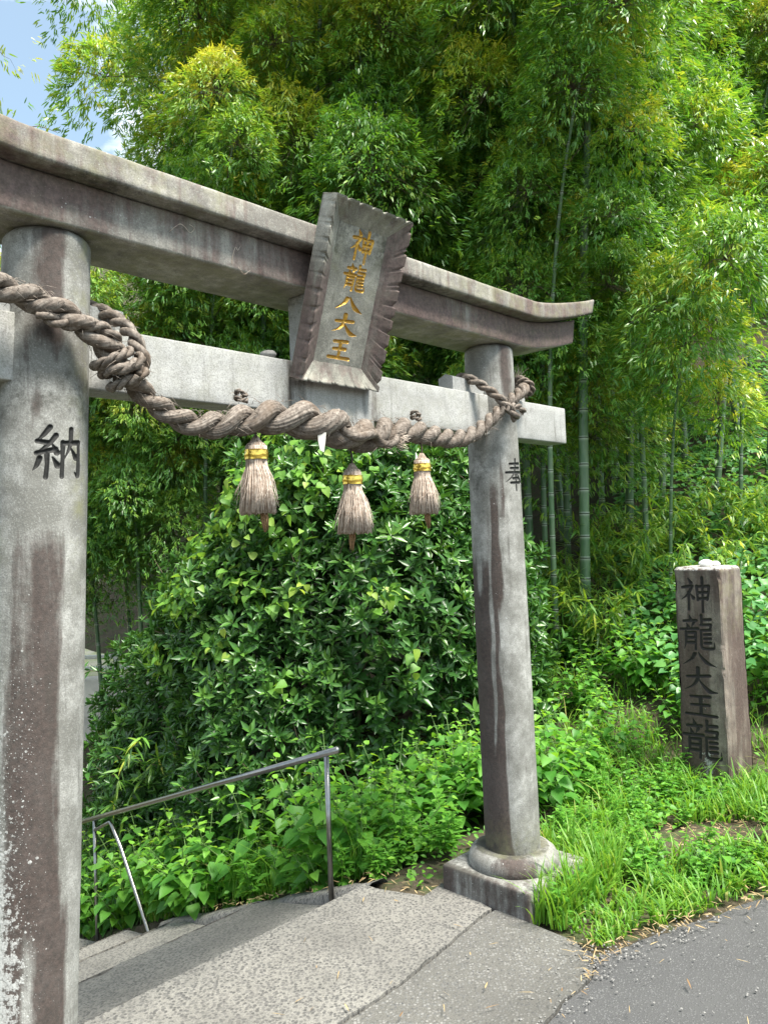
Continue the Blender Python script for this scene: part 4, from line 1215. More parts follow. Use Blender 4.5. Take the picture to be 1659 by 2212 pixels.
def bamboo_parts(seed, H, r0, lean, arch, z_lo, n_cl, cl_r, reach, dens, spike=.0):
    rg = np.random.default_rng(seed)
    P = culm_path(H, np.array(lean), np.array(arch))
    ds = np.concatenate([[0], np.cumsum(np.linalg.norm(np.diff(P, axis=0), axis=1))])
    # culm with node rings
    nodes = []; s_ = .12
    while s_ < ds[-1] - .1:
        nodes.append(s_); s_ += .20 + .16 * min(1, s_ / 3) * (1 if s_ < H * .6 else .8)
    st, ring, nd, rad = [], [], [], []
    for s_ in nodes:
        for ds_, rg_, n_, rm in ((-.05, 0, 0, 1), (-.030, .15, 0, 1), (-.010, .9, 0, 1.02), (-.004, .2, 1, 1.07), (.004, .1, 1, 1.06), (.012, .75, 0, 1.0), (.022, .0, 0, .985)):
            st.append(s_ + ds_); ring.append(rg_); nd.append(n_); rad.append(rm)
    st = np.array(st); pos = np.stack([np.interp(st, ds, P[:, k]) for k in range(3)], -1)
    r = r0 * (1 - .82 * (st / ds[-1]) ** 1.3) * np.array(rad)
    mc = MB(); tube(mc, pos, r, 12, True, ring=np.array(ring), node=np.array(nd))
    # clumps of foliage on arching branches
    ml = MB()
    for c in range(n_cl):
        f = z_lo / H + (1 - z_lo / H) * ((c + rg.uniform(.1, .9)) / n_cl)
        s_ = f * ds[-1]
        base = np.array([np.interp(s_, ds, P[:, k]) for k in range(3)])
        az = c * 2.4 + rg.uniform(-.5, .5)
        rc = reach * (1.05 - .55 * f) * rg.uniform(.35, 1.1)
        h = np.array([math.cos(az), math.sin(az), 0])
        R = cl_r * (1.1 - .35 * f) * rg.uniform(.75, 1.25)
        ctr = base + h * rc + np.array([0, 0, rc * rg.uniform(.1, .55)])
        mid = base + h * rc * .5 + np.array([0, 0, rc * .45])
        ml.mi = 1; tube(ml, spline(np.array([base, mid, ctr]), 6), np.linspace(.009, .003, 6), 3, False)
        nf = int(dens * R * R)
        d = norm(rg.normal(size=(nf, 3)) + np.array([0, 0, .85]) + h * .45)
        rr = R * (.5 + .5 * rg.random(nf) ** .5)
        lump = .6 + .8 * vnoise(d[:, 0] * 2.2 + c * 3.1, d[:, 1] * 2.2 + seed, d[:, 2] * 2.2)
        p_ = ctr + d * (rr * lump)[:, None] * np.array([1, 1, .85])
        hor = np.hypot(p_[:, 0] - ctr[0], p_[:, 1] - ctr[1])
        p_[:, 2] -= .62 * hor ** 2 / R
        for _t in range(nf // 14):                       # fine twigs inside the plume
            q = p_[rg.integers(nf)]
            tube(ml, [ctr, (ctr + q) / 2 + np.array([0, 0, .06]), q], [.003, .002, .001], 3, False)
        ml.mi = 0
        m_ = 6
        pp = np.repeat(p_, m_, 0) + rg.normal(size=(nf * m_, 3)) * .022
        dd = np.repeat(d, m_, 0)
        hd = dd.copy(); hd[:, 2] = 0
        fan = norm(np.repeat(rg.normal(size=(nf, 3)), m_, 0) * .35 + hd * .75 + np.array([0, 0, -.72]) + dd * .40 + rg.normal(size=(nf * m_, 3)) * .30)
        up = dd * .6 + np.array([0, 0, .8]) + rg.normal(size=(nf * m_, 3)) * .45
        young_lit = rg.choice([.04, .14, .28, .46]) + .08 * (f > .7)
        tint = np.clip(np.repeat(young_lit * (.35 + 1.1 * np.clip(d[:, 2], 0, 1)) + .75 * rg.beta(1.4, 3.0, nf), m_) + rg.normal(0, .07, nf * m_), 0, 1)  # new-growth yellow, raised on upward sides to paint in sunlit tops
        ln = rg.uniform(.058, .112, nf * m_)
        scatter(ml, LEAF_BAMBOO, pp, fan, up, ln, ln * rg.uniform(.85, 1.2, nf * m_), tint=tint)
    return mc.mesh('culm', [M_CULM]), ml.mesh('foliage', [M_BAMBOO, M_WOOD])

def bamboo_proto(seed, **kw):
    t = thing('bamboo', 'bamboo', 'bamboo', (0, 0, -500))
    for nm, me in zip(('culm', 'foliage'), bamboo_parts(seed, **kw)):
        link(nm, me, t)
    t['used'] = 0
    return t
PROTO = {
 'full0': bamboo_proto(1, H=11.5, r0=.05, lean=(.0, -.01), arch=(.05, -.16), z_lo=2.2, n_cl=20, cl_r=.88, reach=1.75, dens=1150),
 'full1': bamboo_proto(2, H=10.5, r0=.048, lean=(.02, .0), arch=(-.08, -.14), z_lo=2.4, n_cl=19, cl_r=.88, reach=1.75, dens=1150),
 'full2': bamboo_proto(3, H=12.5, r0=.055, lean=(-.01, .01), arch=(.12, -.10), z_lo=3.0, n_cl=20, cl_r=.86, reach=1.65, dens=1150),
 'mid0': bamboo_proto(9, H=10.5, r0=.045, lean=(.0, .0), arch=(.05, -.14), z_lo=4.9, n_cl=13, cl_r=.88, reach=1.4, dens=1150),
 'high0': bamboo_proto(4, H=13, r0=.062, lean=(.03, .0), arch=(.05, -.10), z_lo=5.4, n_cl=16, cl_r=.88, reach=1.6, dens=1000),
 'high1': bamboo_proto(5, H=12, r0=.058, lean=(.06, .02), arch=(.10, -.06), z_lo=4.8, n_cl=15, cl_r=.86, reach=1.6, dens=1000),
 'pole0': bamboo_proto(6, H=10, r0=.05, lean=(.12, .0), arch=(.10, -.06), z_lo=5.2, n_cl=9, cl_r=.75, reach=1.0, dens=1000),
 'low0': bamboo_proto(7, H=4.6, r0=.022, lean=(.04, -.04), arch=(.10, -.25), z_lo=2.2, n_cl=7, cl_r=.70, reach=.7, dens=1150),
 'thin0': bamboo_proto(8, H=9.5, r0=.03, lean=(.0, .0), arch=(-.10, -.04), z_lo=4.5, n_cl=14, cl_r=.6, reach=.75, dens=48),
}
_used = set()
def place_bamboo(kind, X, Y, rot, label, group, scale=1.0, dz=0.0):
    z = float(zg(X, Y)) - .06 + dz
    if kind not in _used:
        _used.add(kind); o = PROTO[kind]
        o.location = (X, Y, z); o.rotation_euler = (0, 0, rot); o.scale = (scale,) * 3
        o['label'] = label; o['group'] = group
        return o
    return copy_thing(PROTO[kind], (X, Y, z), rot, scale, label, group)

rg = np.random.default_rng(21)
LB = 'bamboo with full drooping yellow-green plumes in the front row behind the gate'
front = [(-2.35, 11.0, 'full1'), (-1.6, 10.3, 'full2'), (-.9, 10.6, 'full0'), (.2, 10.2, 'full1'), (1.2, 10.7, 'full2'), (1.9, 10.1, 'full0'), (2.6, 11.0, 'full1')]
for i, (x, y, k) in enumerate(front):
    place_bamboo(k, x, y, rg.uniform(-.5, .5), LB, 'bamboo of the front row', rg.uniform(.96, 1.12))
place_bamboo('thin0', -4.75, 11.6, 0.0, 'thin feathery bamboo against the sky at the top left', 'bamboo of the front row', 1.35)
for (x, y, s_) in [(-4.3, 10.4, .74), (-5.4, 11.0, .74), (-3.2, 10.0, .74), (-6.4, 11.4, .76), (-2.3, 9.7, .84)]:
    place_bamboo('mid0', x, y, rg.uniform(-.4, .4), 'lower plumed bamboo whose crown shows just above the left half of the beam', 'bamboo of the front row', s_)
LM = 'tall bamboo with dark foliage in the middle of the grove'
for (x, y) in [(-2.3, 12.6), (-1.3, 12.2), (-.2, 12.8), (.9, 12.3), (2.0, 12.9), (3.0, 12.5), (-1.7, 14.4), (-.5, 14.8), (1.0, 14.6), (2.6, 14.7)]:
    place_bamboo(['full1', 'full2', 'high0', 'full0'][rg.integers(4)], x, y, rg.uniform(0, 6.28), LM, 'bamboo in the middle of the grove', rg.uniform(1.0, 1.2))
# right side: poles one can tell apart
place_bamboo('high0', 2.30, 9.0, .1, 'thick bare green culm standing just right of the gate, nearest of the right bamboos', 'bamboo right of the gate', 1.0)
place_bamboo('high1', 3.35, 10.6, .2, 'leaning green culm with white rings right of the thick bare one', 'bamboo right of the gate', 1.0)
place_bamboo('pole0', 5.0, 11.6, .1, 'strongly leaning bare culm rising from the creeper slope on the right', 'bamboo right of the gate', 1.0)
place_bamboo('pole0', 5.95, 11.9, .0, 'greyish leaning culm at the right edge above the creeper slope', 'bamboo right of the gate', 1.05)
place_bamboo('high1', 4.45, 12.3, -.1, 'green culm between the two leaning poles on the right', 'bamboo right of the gate', 1.0)
place_bamboo('mid0', 3.3, 9.7, 2.2, 'bamboo with leafy plumes low on its culm right of the beam end', 'bamboo right of the gate', .80, .5)
place_bamboo('full1', 2.05, 9.9, 1.0, 'leafy bamboo hanging its plumes over the right end of the beam', 'bamboo right of the gate', .82)
place_bamboo('mid0', 1.9, 8.75, .4, 'bamboo whose plumes hang in front of the bare culm above the right beam end', 'bamboo right of the gate', .80)
place_bamboo('low0', 4.6, 9.9, .9, 'bright plumed short bamboo leaning out above the stone marker', 'bamboo right of the gate', 1.25, .7)
place_bamboo('low0', 3.3, 9.0, -.4, 'short leafy bamboo between the far pillar and the stone marker', 'bamboo right of the gate', 1.0)
LR = 'slim bamboo pole in the shade at the back of the right grove'
for (x, y) in [(2.9, 12.4), (3.7, 13.0), (4.2, 13.8), (5.3, 13.4), (6.2, 13.2), (6.9, 14.2), (5.0, 15.0), (3.6, 15.2), (7.6, 13.0), (6.3, 15.6), (8.2, 15.0), (7.6, 16.6)]:
    place_bamboo(['high0', 'high1', 'mid0', 'high0'][rg.integers(4)], x, y, rg.uniform(0, 6.28), LR, 'bamboo at the back right', rg.uniform(.95, 1.2))
LL = 'slim dark bamboo culm in the shade left of the big bush'
for (x, y) in [(-3.95, 10.6), (-3.7, 11.1), (-3.4, 10.7), (-3.2, 11.4)]:
    place_bamboo('mid0', x, y, rg.uniform(0, 6.28), LL, 'bamboo culms left of the bush', rg.uniform(.70, .78))
# far grove as one mass behind everything
V_, = [[]]
mb = MB()
rf = np.random.default_rng(5)
n_f = 46000
fx = rf.uniform(-8, 20, n_f); fy = 17.5 + rf.uniform(0, 5, n_f) + .0 * fx
zz0 = zg(fx, fy)
hh = 13 * (.55 + .45 * vnoise(fx * .7 + 30, fy * .5))
hh = hh * sstep(-6.2, -4.6, fx)
fz = zz0 + rf.random(n_f) * hh
lump = vnoise(fx * .9 + 10, fz * .7 + 10, fy * .6)
keep = lump > .38
fx, fy, fz = fx[keep], fy[keep], fz[keep]; n_f = len(fx)
dirs = norm(rf.normal(size=(n_f, 3)) + np.array([0, -.5, -.7]))
scatter(mb, LEAF_BAMBOO, np.stack([fx, fy, fz], -1), dirs, rf.normal(size=(n_f, 3)) + np.array([0, -.4, .8]), rf.uniform(.25, .42, n_f), rf.uniform(.4, .6, n_f), tint=np.clip(rf.beta(1.4, 4, n_f), 0, 1))
tag(link('far_grove', mb.mesh('far_grove', [M_BAMBOO])), 'dense shaded bamboo grove filling the slope behind', 'grove', kind='stuff')

# ---------------------------------------------------------------- big evergreen bush inside the gate
LOBES = [(-.35, 6.55, .75, 1.50, 1.25, 2.02), (-1.35, 6.55, .20, 1.05, 1.0, 1.25), (-1.0, 6.5, 1.15, .78, .85, 1.05), (.52, 6.6, .85, .74, .85, 1.75), (-.2, 6.45, 1.75, .95, .85, 1.12), (.35, 6.3, .6, .85, .8, 1.2), (-1.75, 6.5, -.30, .80, .8, .85), (-.6, 5.95, .35, .95, .7, 1.1)]
BS = 1.2
LOBES = [tuple([L[0] * BS, L[1] * BS, CAM_H + (L[2] - CAM_H) * BS] + [q * BS for q in L[3:]]) for L in LOBES]
for i_ in (1, 6):
    L = LOBES[i_]; k_ = 1.12
    LOBES[i_] = (L[0] * k_, L[1] * k_, CAM_H + (L[2] - CAM_H) * k_) + tuple(q * k_ for q in L[3:])
bush = thing('evergreen_bush', 'large rounded evergreen bush with dark glossy leaves behind the gate', 'bush', (-.42, 7.8, float(zg(-.42, 7.8))))
bo = np.array([-.42, 7.8, float(zg(-.42, 7.8))])
rb_ = np.random.default_rng(9)
def lobe_points(n_per_m2, shrink, rng):
    PP, NN = [], []
    for i, (cx_, cy_, cz_, ax_, ay_, az_) in enumerate(LOBES):
        area = 4 * math.pi * ((ax_ * ay_) ** 1.6 / 3 + (ax_ * az_) ** 1.6 / 3 + (ay_ * az_) ** 1.6 / 3) ** (1 / 1.6)
        d = rand_dirs(int(area * n_per_m2), rng)
        bumpy = 1 + .30 * (fbm(d[:, 0] * 2.6 + i * 5 + 9, d[:, 1] * 2.6 + 9, d[:, 2] * 2.6 + 9, 3) - .5) * 2 - shrink
        p_ = np.array([cx_, cy_, cz_]) + d * np.array([ax_, ay_, az_]) * bumpy[:, None]
        ok = np.ones(len(p_), bool)
        for j, L in enumerate(LOBES):
            if j != i:
                q = (p_ - np.array(L[:3])) / np.array(L[3:])
                ok &= (q ** 2).sum(1) > (.80 - shrink)
        ok &= p_[:, 2] > zg(p_[:, 0], p_[:, 1]) - .1
        PP.append(p_[ok]); NN.append(norm(d[ok] / np.array([ax_, ay_, az_])))
    return np.concatenate(PP), np.concatenate(NN)
mb = MB(); mt = MB()
for shrink, dens in ((0.0, 78), (.09, 66), (.2, 40)):
    p_, n_ = lobe_points(dens, shrink, rb_)
    n_ros = len(p_)
    axis = norm(n_ * .75 + np.array([0, 0, .55]) + rb_.normal(size=p_.shape) * .35)
    p_ = p_ + axis * rb_.uniform(-.07, .10, (n_ros, 1))
    size = rb_.uniform(.07, .155, n_ros)
    base_t = np.clip(rb_.beta(1.5, 2.6, n_ros), 0, 1)
    e1 = norm(np.cross(axis, rb_.normal(size=p_.shape))); e2 = np.cross(axis, e1)
    for j in range(8):
        a_ = j * 2.4 + rb_.uniform(-.3, .3, n_ros)
        el = np.clip(.15 + .13 * j + rb_.normal(0, .12, n_ros), 0, 1.5) if j < 7 else rb_.uniform(.8, 1.3, n_ros)
        rad = np.cos(a_)[:, None] * e1 + np.sin(a_)[:, None] * e2
        d = rad * np.cos(el)[:, None] + axis * np.sin(el)[:, None]
        nrm = axis * np.cos(el)[:, None] - rad * np.sin(el)[:, None]
        sc = size * rb_.uniform(.8, 1.1, n_ros) * (1.0 if j < 5 else .75)
        scatter(mb, LEAF_BUSH, p_ - axis * (.02 * (4 - j) / 4), d, nrm, sc, tint=np.clip(base_t + .05 * j * (rb_.random(n_ros) < .5) + rb_.normal(0, .1, n_ros), 0, 1))
    if shrink == 0:
        for i in rb_.choice(n_ros, 150, replace=False):
            L = rb_.uniform(.10, .34); dr = norm(axis[i] + np.array([0, 0, .5]) + rb_.normal(size=3) * .3)
            mt_p = [p_[i] - bo, p_[i] + dr * L * .5 - bo, p_[i] + dr * L - bo]
            mb.mi = 1; tube(mb, [q_ + bo for q_ in mt_p], [.004, .003, .002], 4, False); mb.mi = 0
            for fq in (.45, .75, 1.0):
                m_ = 6 if fq == 1 else 4
                dd = norm(rb_.normal(size=(m_, 3)) * .8 + dr * (.5 if fq < 1 else .8)); sz = rb_.uniform(.07, .14, m_)
                scatter(mb, LEAF_BUSH, np.repeat((p_[i] + dr * L * fq)[None], m_, 0), dd, np.repeat(dr[None], m_, 0) + rb_.normal(size=(m_, 3)) * .3, sz, tint=np.clip(.45 + rb_.normal(0, .25, m_), 0, 1))
        for i in rb_.choice(n_ros, 420, replace=False):
            mb.mi = 1; tube(mb, [p_[i] - axis[i] * .28, p_[i] - axis[i] * .12, p_[i]], [.006, .004, .003], 4, False); mb.mi = 0
mb.V = [v - bo for v in mb.V]
link('foliage', mb.mesh('foliage', [M_BUSH, M_WOOD]), bush)
for k in range(16):
    a_ = rb_.uniform(0, 6.28); tgt = np.array(LOBES[k % len(LOBES)][:3]) + rb_.normal(size=3) * .4 - bo
    mt = MB(); tube(mt, spline(np.array([[.15 * math.cos(a_), .15 * math.sin(a_), -.15], tgt * np.array([.4, .4, .5]), tgt]), 10), np.linspace(.035, .010, 10), 7)
    link('stem', mt.mesh('stem', [M_WOOD]), bush)

# yellow-green vine climbing over the bush
mb = MB(); mt = MB()
vine = thing('climbing_vine', 'yellow-green heart-leaved vine trailing over the left shoulder of the bush', 'vine', tuple(bo))
pv, nv = lobe_points(420, -.035, np.random.default_rng(31))
pv2 = pv; f = np.zeros(len(pv))
rv = np.random.default_rng(32)
for (px, py, s_) in [(640, 985, .34), (560, 1050, .32), (480, 1095, .30), (590, 1160, .26), (690, 1050, .22), (440, 1180, .22), (540, 1240, .2), (390, 1290, .2), (620, 1300, .2), (830, 1290, .15), (470, 1400, .14), (760, 1000, .2), (350, 1420, .16), (900, 1420, .12), (610, 1480, .12), (520, 1120, .3)]:
    c = at(px, py, 7.1)
    ddx = pv2 - (c if True else 0); q = ray(px, py)
    t_ = (pv2 - np.array([0, 0, CAM_H])) @ q / (q @ q)
    dist = np.linalg.norm(pv2 - np.array([0, 0, CAM_H]) - t_[:, None] * q, axis=1)
    f = np.maximum(f, np.clip(1.05 - dist / (s_ * 1.2), 0, 1) * (pv2[:, 1] < 8.0))
patch = fbm(pv[:, 0] * 3 + 5, pv[:, 1] * 3 + 5, pv[:, 2] * 3 + 5)
ok = rv.random(len(pv)) < f * .95 * sstep(.30, .50, patch)
pv, nv = pv[ok], nv[ok]; n_v = len(pv)
pv = pv + nv * rv.uniform(.02, .10, (n_v, 1))
scatter(mb, LEAF_HEART, pv - bo, norm(nv * .3 + np.array([0, 0, -.6]) + rv.normal(size=pv.shape) * .45), nv + np.array([0, 0, .6]) + rv.normal(size=pv.shape) * .3, rv.uniform(.06, .11, n_v), tint=np.clip(rv.beta(1.6, 2.2, n_v), 0, 1))
for i in range(40):
    j = rv.integers(n_v); near = np.argsort(np.linalg.norm(pv - pv[j], axis=1))[:5]
    mb.mi = 1; tube(mb, spline(pv[near[[0, 2, 4]]] - bo + np.array([0, 0, .01]), 8), .0018, 3, False)
link('foliage', mb.mesh('foliage', [M_VINE, M_STEM]), vine)

# ---------------------------------------------------------------- leafy weeds
def weed_parts(seed, H, nodes, leaf, branch):
    rg = np.random.default_rng(seed)
    ml, ms = MB(), MB()
    stems = [(np.zeros(3), norm(np.array([rg.normal(0, .18), rg.normal(0, .18), 1])), H)]
    for b in range(branch):
        a_ = rg.uniform(0, 6.28)
        stems.append((np.array([.05 * math.cos(a_), .05 * math.sin(a_), 0]), norm(np.array([.5 * math.cos(a_), .5 * math.sin(a_), 1])), H * rg.uniform(.55, .95)))
    for p0, d0, h in stems:
        t = np.linspace(0, 1, 9)
        P = p0 + np.outer(t * h, d0) + np.outer(t ** 2 * h * .12, np.array([rg.normal(), rg.normal(), -.4]))
        tube(ms, P, np.linspace(.005, .002, 9), 5, False)
        a0 = rg.uniform(0, 6.28)
        for i in range(nodes):
            f = .22 + .78 * (i + .5) / nodes
            q = np.array([np.interp(f, t, P[:, k]) for k in range(3)])
            sz = leaf * (1.05 if f < .75 else 1.25 * (1.35 - f)) * rg.uniform(.8, 1.15)
            for s_ in range(2):
                a_ = a0 + i * 1.57 + s_ * np.pi + rg.normal(0, .25)
                hd = np.array([math.cos(a_), math.sin(a_), 0])
                el = rg.uniform(-.25, .35) if f < .9 else rg.uniform(.2, .8)
                d = hd * math.cos(el) + np.array([0, 0, math.sin(el)])
                pet = q + d * sz * .5
                tube(ms, [q, pet], [.0018, .0014], 3, False)
                scatter(ml, LEAF_HEART, pet[None], (d + np.array([0, 0, -.25]))[None], (np.array([0, 0, 1]) + hd * .25 + rg.normal(size=3) * .2)[None], np.array([sz]), np.array([sz * .95]), tint=np.array([np.clip(.2 + .55 * (f > .85) + rg.normal(0, .18), 0, 1)]))
    return ml.mesh('leaves', [M_WEED]), ms.mesh('stem', [M_STEM])
def mugwort_parts(seed, H):
    rg = np.random.default_rng(seed)
    ml, ms = MB(), MB()
    for b in range(5):
        a_ = rg.uniform(0, 6.28); h = H * rg.uniform(.5, 1)
        d0 = norm(np.array([.35 * math.cos(a_), .35 * math.sin(a_), 1])); t = np.linspace(0, 1, 7)
        P = np.outer(t * h, d0)
        tube(ms, P, np.linspace(.003, .0012, 7), 4, False)
        for i in range(13):
            f = .15 + .85 * i / 12
            q = np.array([np.interp(f, t, P[:, k]) for k in range(3)])
            aa = i * 2.4 + rg.normal(0, .3); hd = np.array([math.cos(aa), math.sin(aa), .25])
            L = .085 * (1.1 - .5 * f)
            for da, ll, off in ((0, 1, .5), (.55, .7, .35), (-.55, .7, .35), (.9, .5, .15), (-.9, .5, .15)):
                c_, s_ = math.cos(da), math.sin(da)
                d = np.array([hd[0] * c_ - hd[1] * s_, hd[0] * s_ + hd[1] * c_, hd[2] + rg.normal(0, .15)])
                scatter(ml, blade_leaf(.16, .2), (q + hd * L * off)[None], d[None], np.array([[0, 0, 1.]]) + rg.normal(size=(1, 3)) * .3, np.array([L * ll]), tint=np.array([np.clip(.35 + rg.normal(0, .2), 0, 1)]))
    return ml.mesh('leaves', [M_WEED]), ms.mesh('stem', [M_STEM])
def weed_proto(parts, name='leafy_weed', cat='weed'):
    t = thing(name, name, cat, (0, 0, -500))
    for nm, me in zip(('leaves', 'stem'), parts): link(nm, me, t)
    return t
WP = [weed_proto(weed_parts(50, .58, 8, .085, 2)), weed_proto(weed_parts(51, .48, 6, .085, 3)), weed_proto(weed_parts(52, .74, 9, .092, 3)), weed_proto(weed_parts(53, .34, 5, .075, 4))]
MP = [weed_proto(mugwort_parts(60, .42), 'mugwort_plant', 'weed'), weed_proto(mugwort_parts(61, .30), 'mugwort_plant', 'weed')]
_wu = set()
def place_plant(proto, X, Y, label, group, scale, rot, dz=0.0):
    z = float(zg(X, Y)) - .03 + dz
    if id(proto) not in _wu:
        _wu.add(id(proto))
        proto.location = (X, Y, z); proto.rotation_euler = (0, 0, rot); proto.scale = (scale,) * 3
        proto['label'] = label; proto['group'] = group
    else:
        copy_thing(proto, (X, Y, z), rot, scale, label, group)
rw = np.random.default_rng(77)
# under and behind the handrail, on the slope beside the steps
for i in range(110):
    u, w = rw.uniform(.98, 2.0), -rw.uniform(1.0, 5.4)
    X, Y = to_xy(u, w)
    place_plant(WP[rw.integers(3)] if u > 1.15 else WP[3], X, Y, 'broad-leaved weed growing beside the steps under the handrail', 'weeds under the handrail', rw.uniform(1.0, 1.45), rw.uniform(0, 6.28))
for i in range(46):
    u, w = rw.uniform(.95, 1.45), -rw.uniform(2.4, 5.4)
    X, Y = to_xy(u, w)
    place_plant(WP[[0, 2][rw.integers(2)]], X, Y, 'taller broad-leaved weed crowding the lower end of the handrail', 'tall weeds at the low end of the handrail', rw.uniform(1.15, 1.6), rw.uniform(0, 6.28))
for i in range(34):
    u, w = rw.uniform(.96, 1.75), -rw.uniform(.55, 2.4)
    X, Y = to_xy(u, w)
    place_plant(MP[rw.integers(2)], X, Y, 'feathery mugwort growing between the handrail and the far pillar', 'mugwort between handrail and pillar', rw.uniform(.75, 1.15), rw.uniform(0, 6.28))
for i in range(30):
    X, Y = rw.uniform(.35, 1.35), rw.uniform(5.5, 6.4)
    place_plant(WP[[0, 2, 2][rw.integers(3)]], X, Y, 'broad-leaved weed in the clump just left of the far pillar', 'weeds left of the far pillar', rw.uniform(.9, 1.2), rw.uniform(0, 6.28))
for i in range(70):
    X, Y = rw.uniform(1.5, 4.2), rw.uniform(6.5, 8.9)
    if abs(X - MKX * Y / MKY) < .0: continue
    place_plant(WP[rw.integers(3)], X, Y, 'broad-leaved weed in the patch between the far pillar and the stone marker', 'weeds between pillar and marker', rw.uniform(.75, 1.1), rw.uniform(0, 6.28))
for i in range(40):
    X, Y = rw.uniform(1.35, 3.6), rw.uniform(5.0, 6.6)
    u, w = to_uw(X, Y)
    if w > .25 or math.hypot(X - MKX, Y - MKY) < .3: continue
    place_plant(MP[rw.integers(2)], X, Y, 'feathery mugwort in the grass in front of the stone marker', 'mugwort by the marker', rw.uniform(.6, 1.0), rw.uniform(0, 6.28))

for i in range(130):
    q = gpt(rw.uniform(1180, 1700), rw.uniform(1700, 2010)); u, w = to_uw(*q)
    if not (u > 1.72 and w < 1.15) or (math.hypot((q[0] - 2.0) / 1.0, (q[1] - 5.0) / .55) < .4) or (q[1] < 3.98 + .0 * q[0] and q[0] < 1.35): continue
    if i % 3: place_plant(MP[rw.integers(2)], q[0], q[1], 'feathery mugwort growing among the grass of the roadside verge', 'mugwort in the verge', rw.uniform(.45, .8), rw.uniform(0, 6.28))
    else: place_plant(WP[3], q[0], q[1], 'small leafy weed growing among the grass of the roadside verge', 'small weeds in the verge', rw.uniform(.5, .8), rw.uniform(0, 6.28))
for (x_, y_, k_) in [(1262, 1935, 1), (1248, 1900, 1), (1225, 1960, 0), (1275, 1880, 1), (1205, 1985, 0), (1258, 1965, 0)]:
    q = gpt(x_, y_); place_plant(MP[k_], q[0], q[1], 'mugwort sprouting against the right side of the far pillar base', 'mugwort at the pillar base', rw.uniform(.55, .75), rw.uniform(0, 6.28))
# broad dwarf bamboo by the near pillar and in the undergrowth
def sasa_parts(seed, H, n_st):
    rg = np.random.default_rng(seed); ml, ms = MB(), MB()
    for b in range(n_st):
        a_ = rg.uniform(0, 6.28); h = H * rg.uniform(.6, 1); t = np.linspace(0, 1, 9)
        d = np.array([math.cos(a_), math.sin(a_), 0])
        P = np.outer(t ** 1.6 * h * .45, d) + np.outer(h * (t - .25 * t ** 3), np.array([0, 0, 1.]))
        tube(ms, P, np.linspace(.005, .002, 9), 4, False)
        for f in np.linspace(.3 if H < 3 else .5, 1, 9):
            q = np.array([np.interp(f, t, P[:, k]) for k in range(3)])
            n_ = rg.integers(4, 8)
            dd = norm(d * .3 + rg.normal(size=(n_, 3)) * .6 + np.array([0, 0, -.15]))
            scatter(ml, blade_leaf(.07, .25), np.repeat(q[None], n_, 0), dd, rg.normal(size=(n_, 3)) * .3 + np.array([0, 0, 1]), rg.uniform(.12, .22, n_), tint=np.clip(rg.beta(2, 2.5, n_), 0, 1))
    return ml.mesh('leaves', [M_BAMBOO]), ms.mesh('stem', [M_STEM])
SP_ = [weed_proto(sasa_parts(72, 3.2, 6), 'dwarf_bamboo', 'dwarf bamboo'), weed_proto(sasa_parts(70, 1.7, 7), 'dwarf_bamboo', 'dwarf bamboo'), weed_proto(sasa_parts(71, 1.2, 8), 'dwarf_bamboo', 'dwarf bamboo')]
for (x, y, s_) in [(-3.0, 7.9, 1.0), (-3.25, 8.5, 1.05)]:
    place_plant(SP_[0], x, y, 'broad-leaved dwarf bamboo leaning out from behind the near pillar', 'dwarf bamboo by the near pillar', s_, rw.uniform(0, 6.28))
for i in range(26):
    X = rw.uniform(1.7, 5.2); Y = rw.uniform(8.4, 10.6)
    place_plant(SP_[1 + rw.integers(2)], X, Y, 'dark dwarf bamboo in the undergrowth at the foot of the right grove', 'dwarf bamboo under the grove', rw.uniform(.7, 1.15), rw.uniform(0, 6.28))

# creeper covered slope on the right
mb = MB(); rk = np.random.default_rng(12)
n_k = 30000
X = rk.uniform(2.4, 13, n_k); Y = 6.6 + 11 * rk.random(n_k) ** 1.25
ok = (X > 2.55 + .40 * (Y - 6.6) * 0 + .9 * sstep(9, 7, Y) * 0) & (X / Y > .30)
X, Y = X[ok], Y[ok]
hgt = .18 + .50 * fbm(X * 1.2 + 6, Y * 1.2 + 6, 0.7, 3)
Z = zg(X, Y) + hgt - rk.exponential(.06, len(X))
n_k = len(X)
hd = rk.uniform(0, 6.28, n_k)
scatter(mb, LEAF_HEART, np.stack([X, Y, Z], -1), np.stack([np.cos(hd), np.sin(hd) - .3, rk.normal(-.25, .25, n_k)], -1), rk.normal(size=(n_k, 3)) * .3 + np.array([0, -.15, 1]), rk.uniform(.07, .13, n_k), tint=np.clip(rk.beta(1.6, 2.4, n_k), 0, 1))
tag(link('creeper', mb.mesh('creeper', [M_KUDZU])), 'creeper leaves covering the slope on the right', 'creeper', kind='stuff')

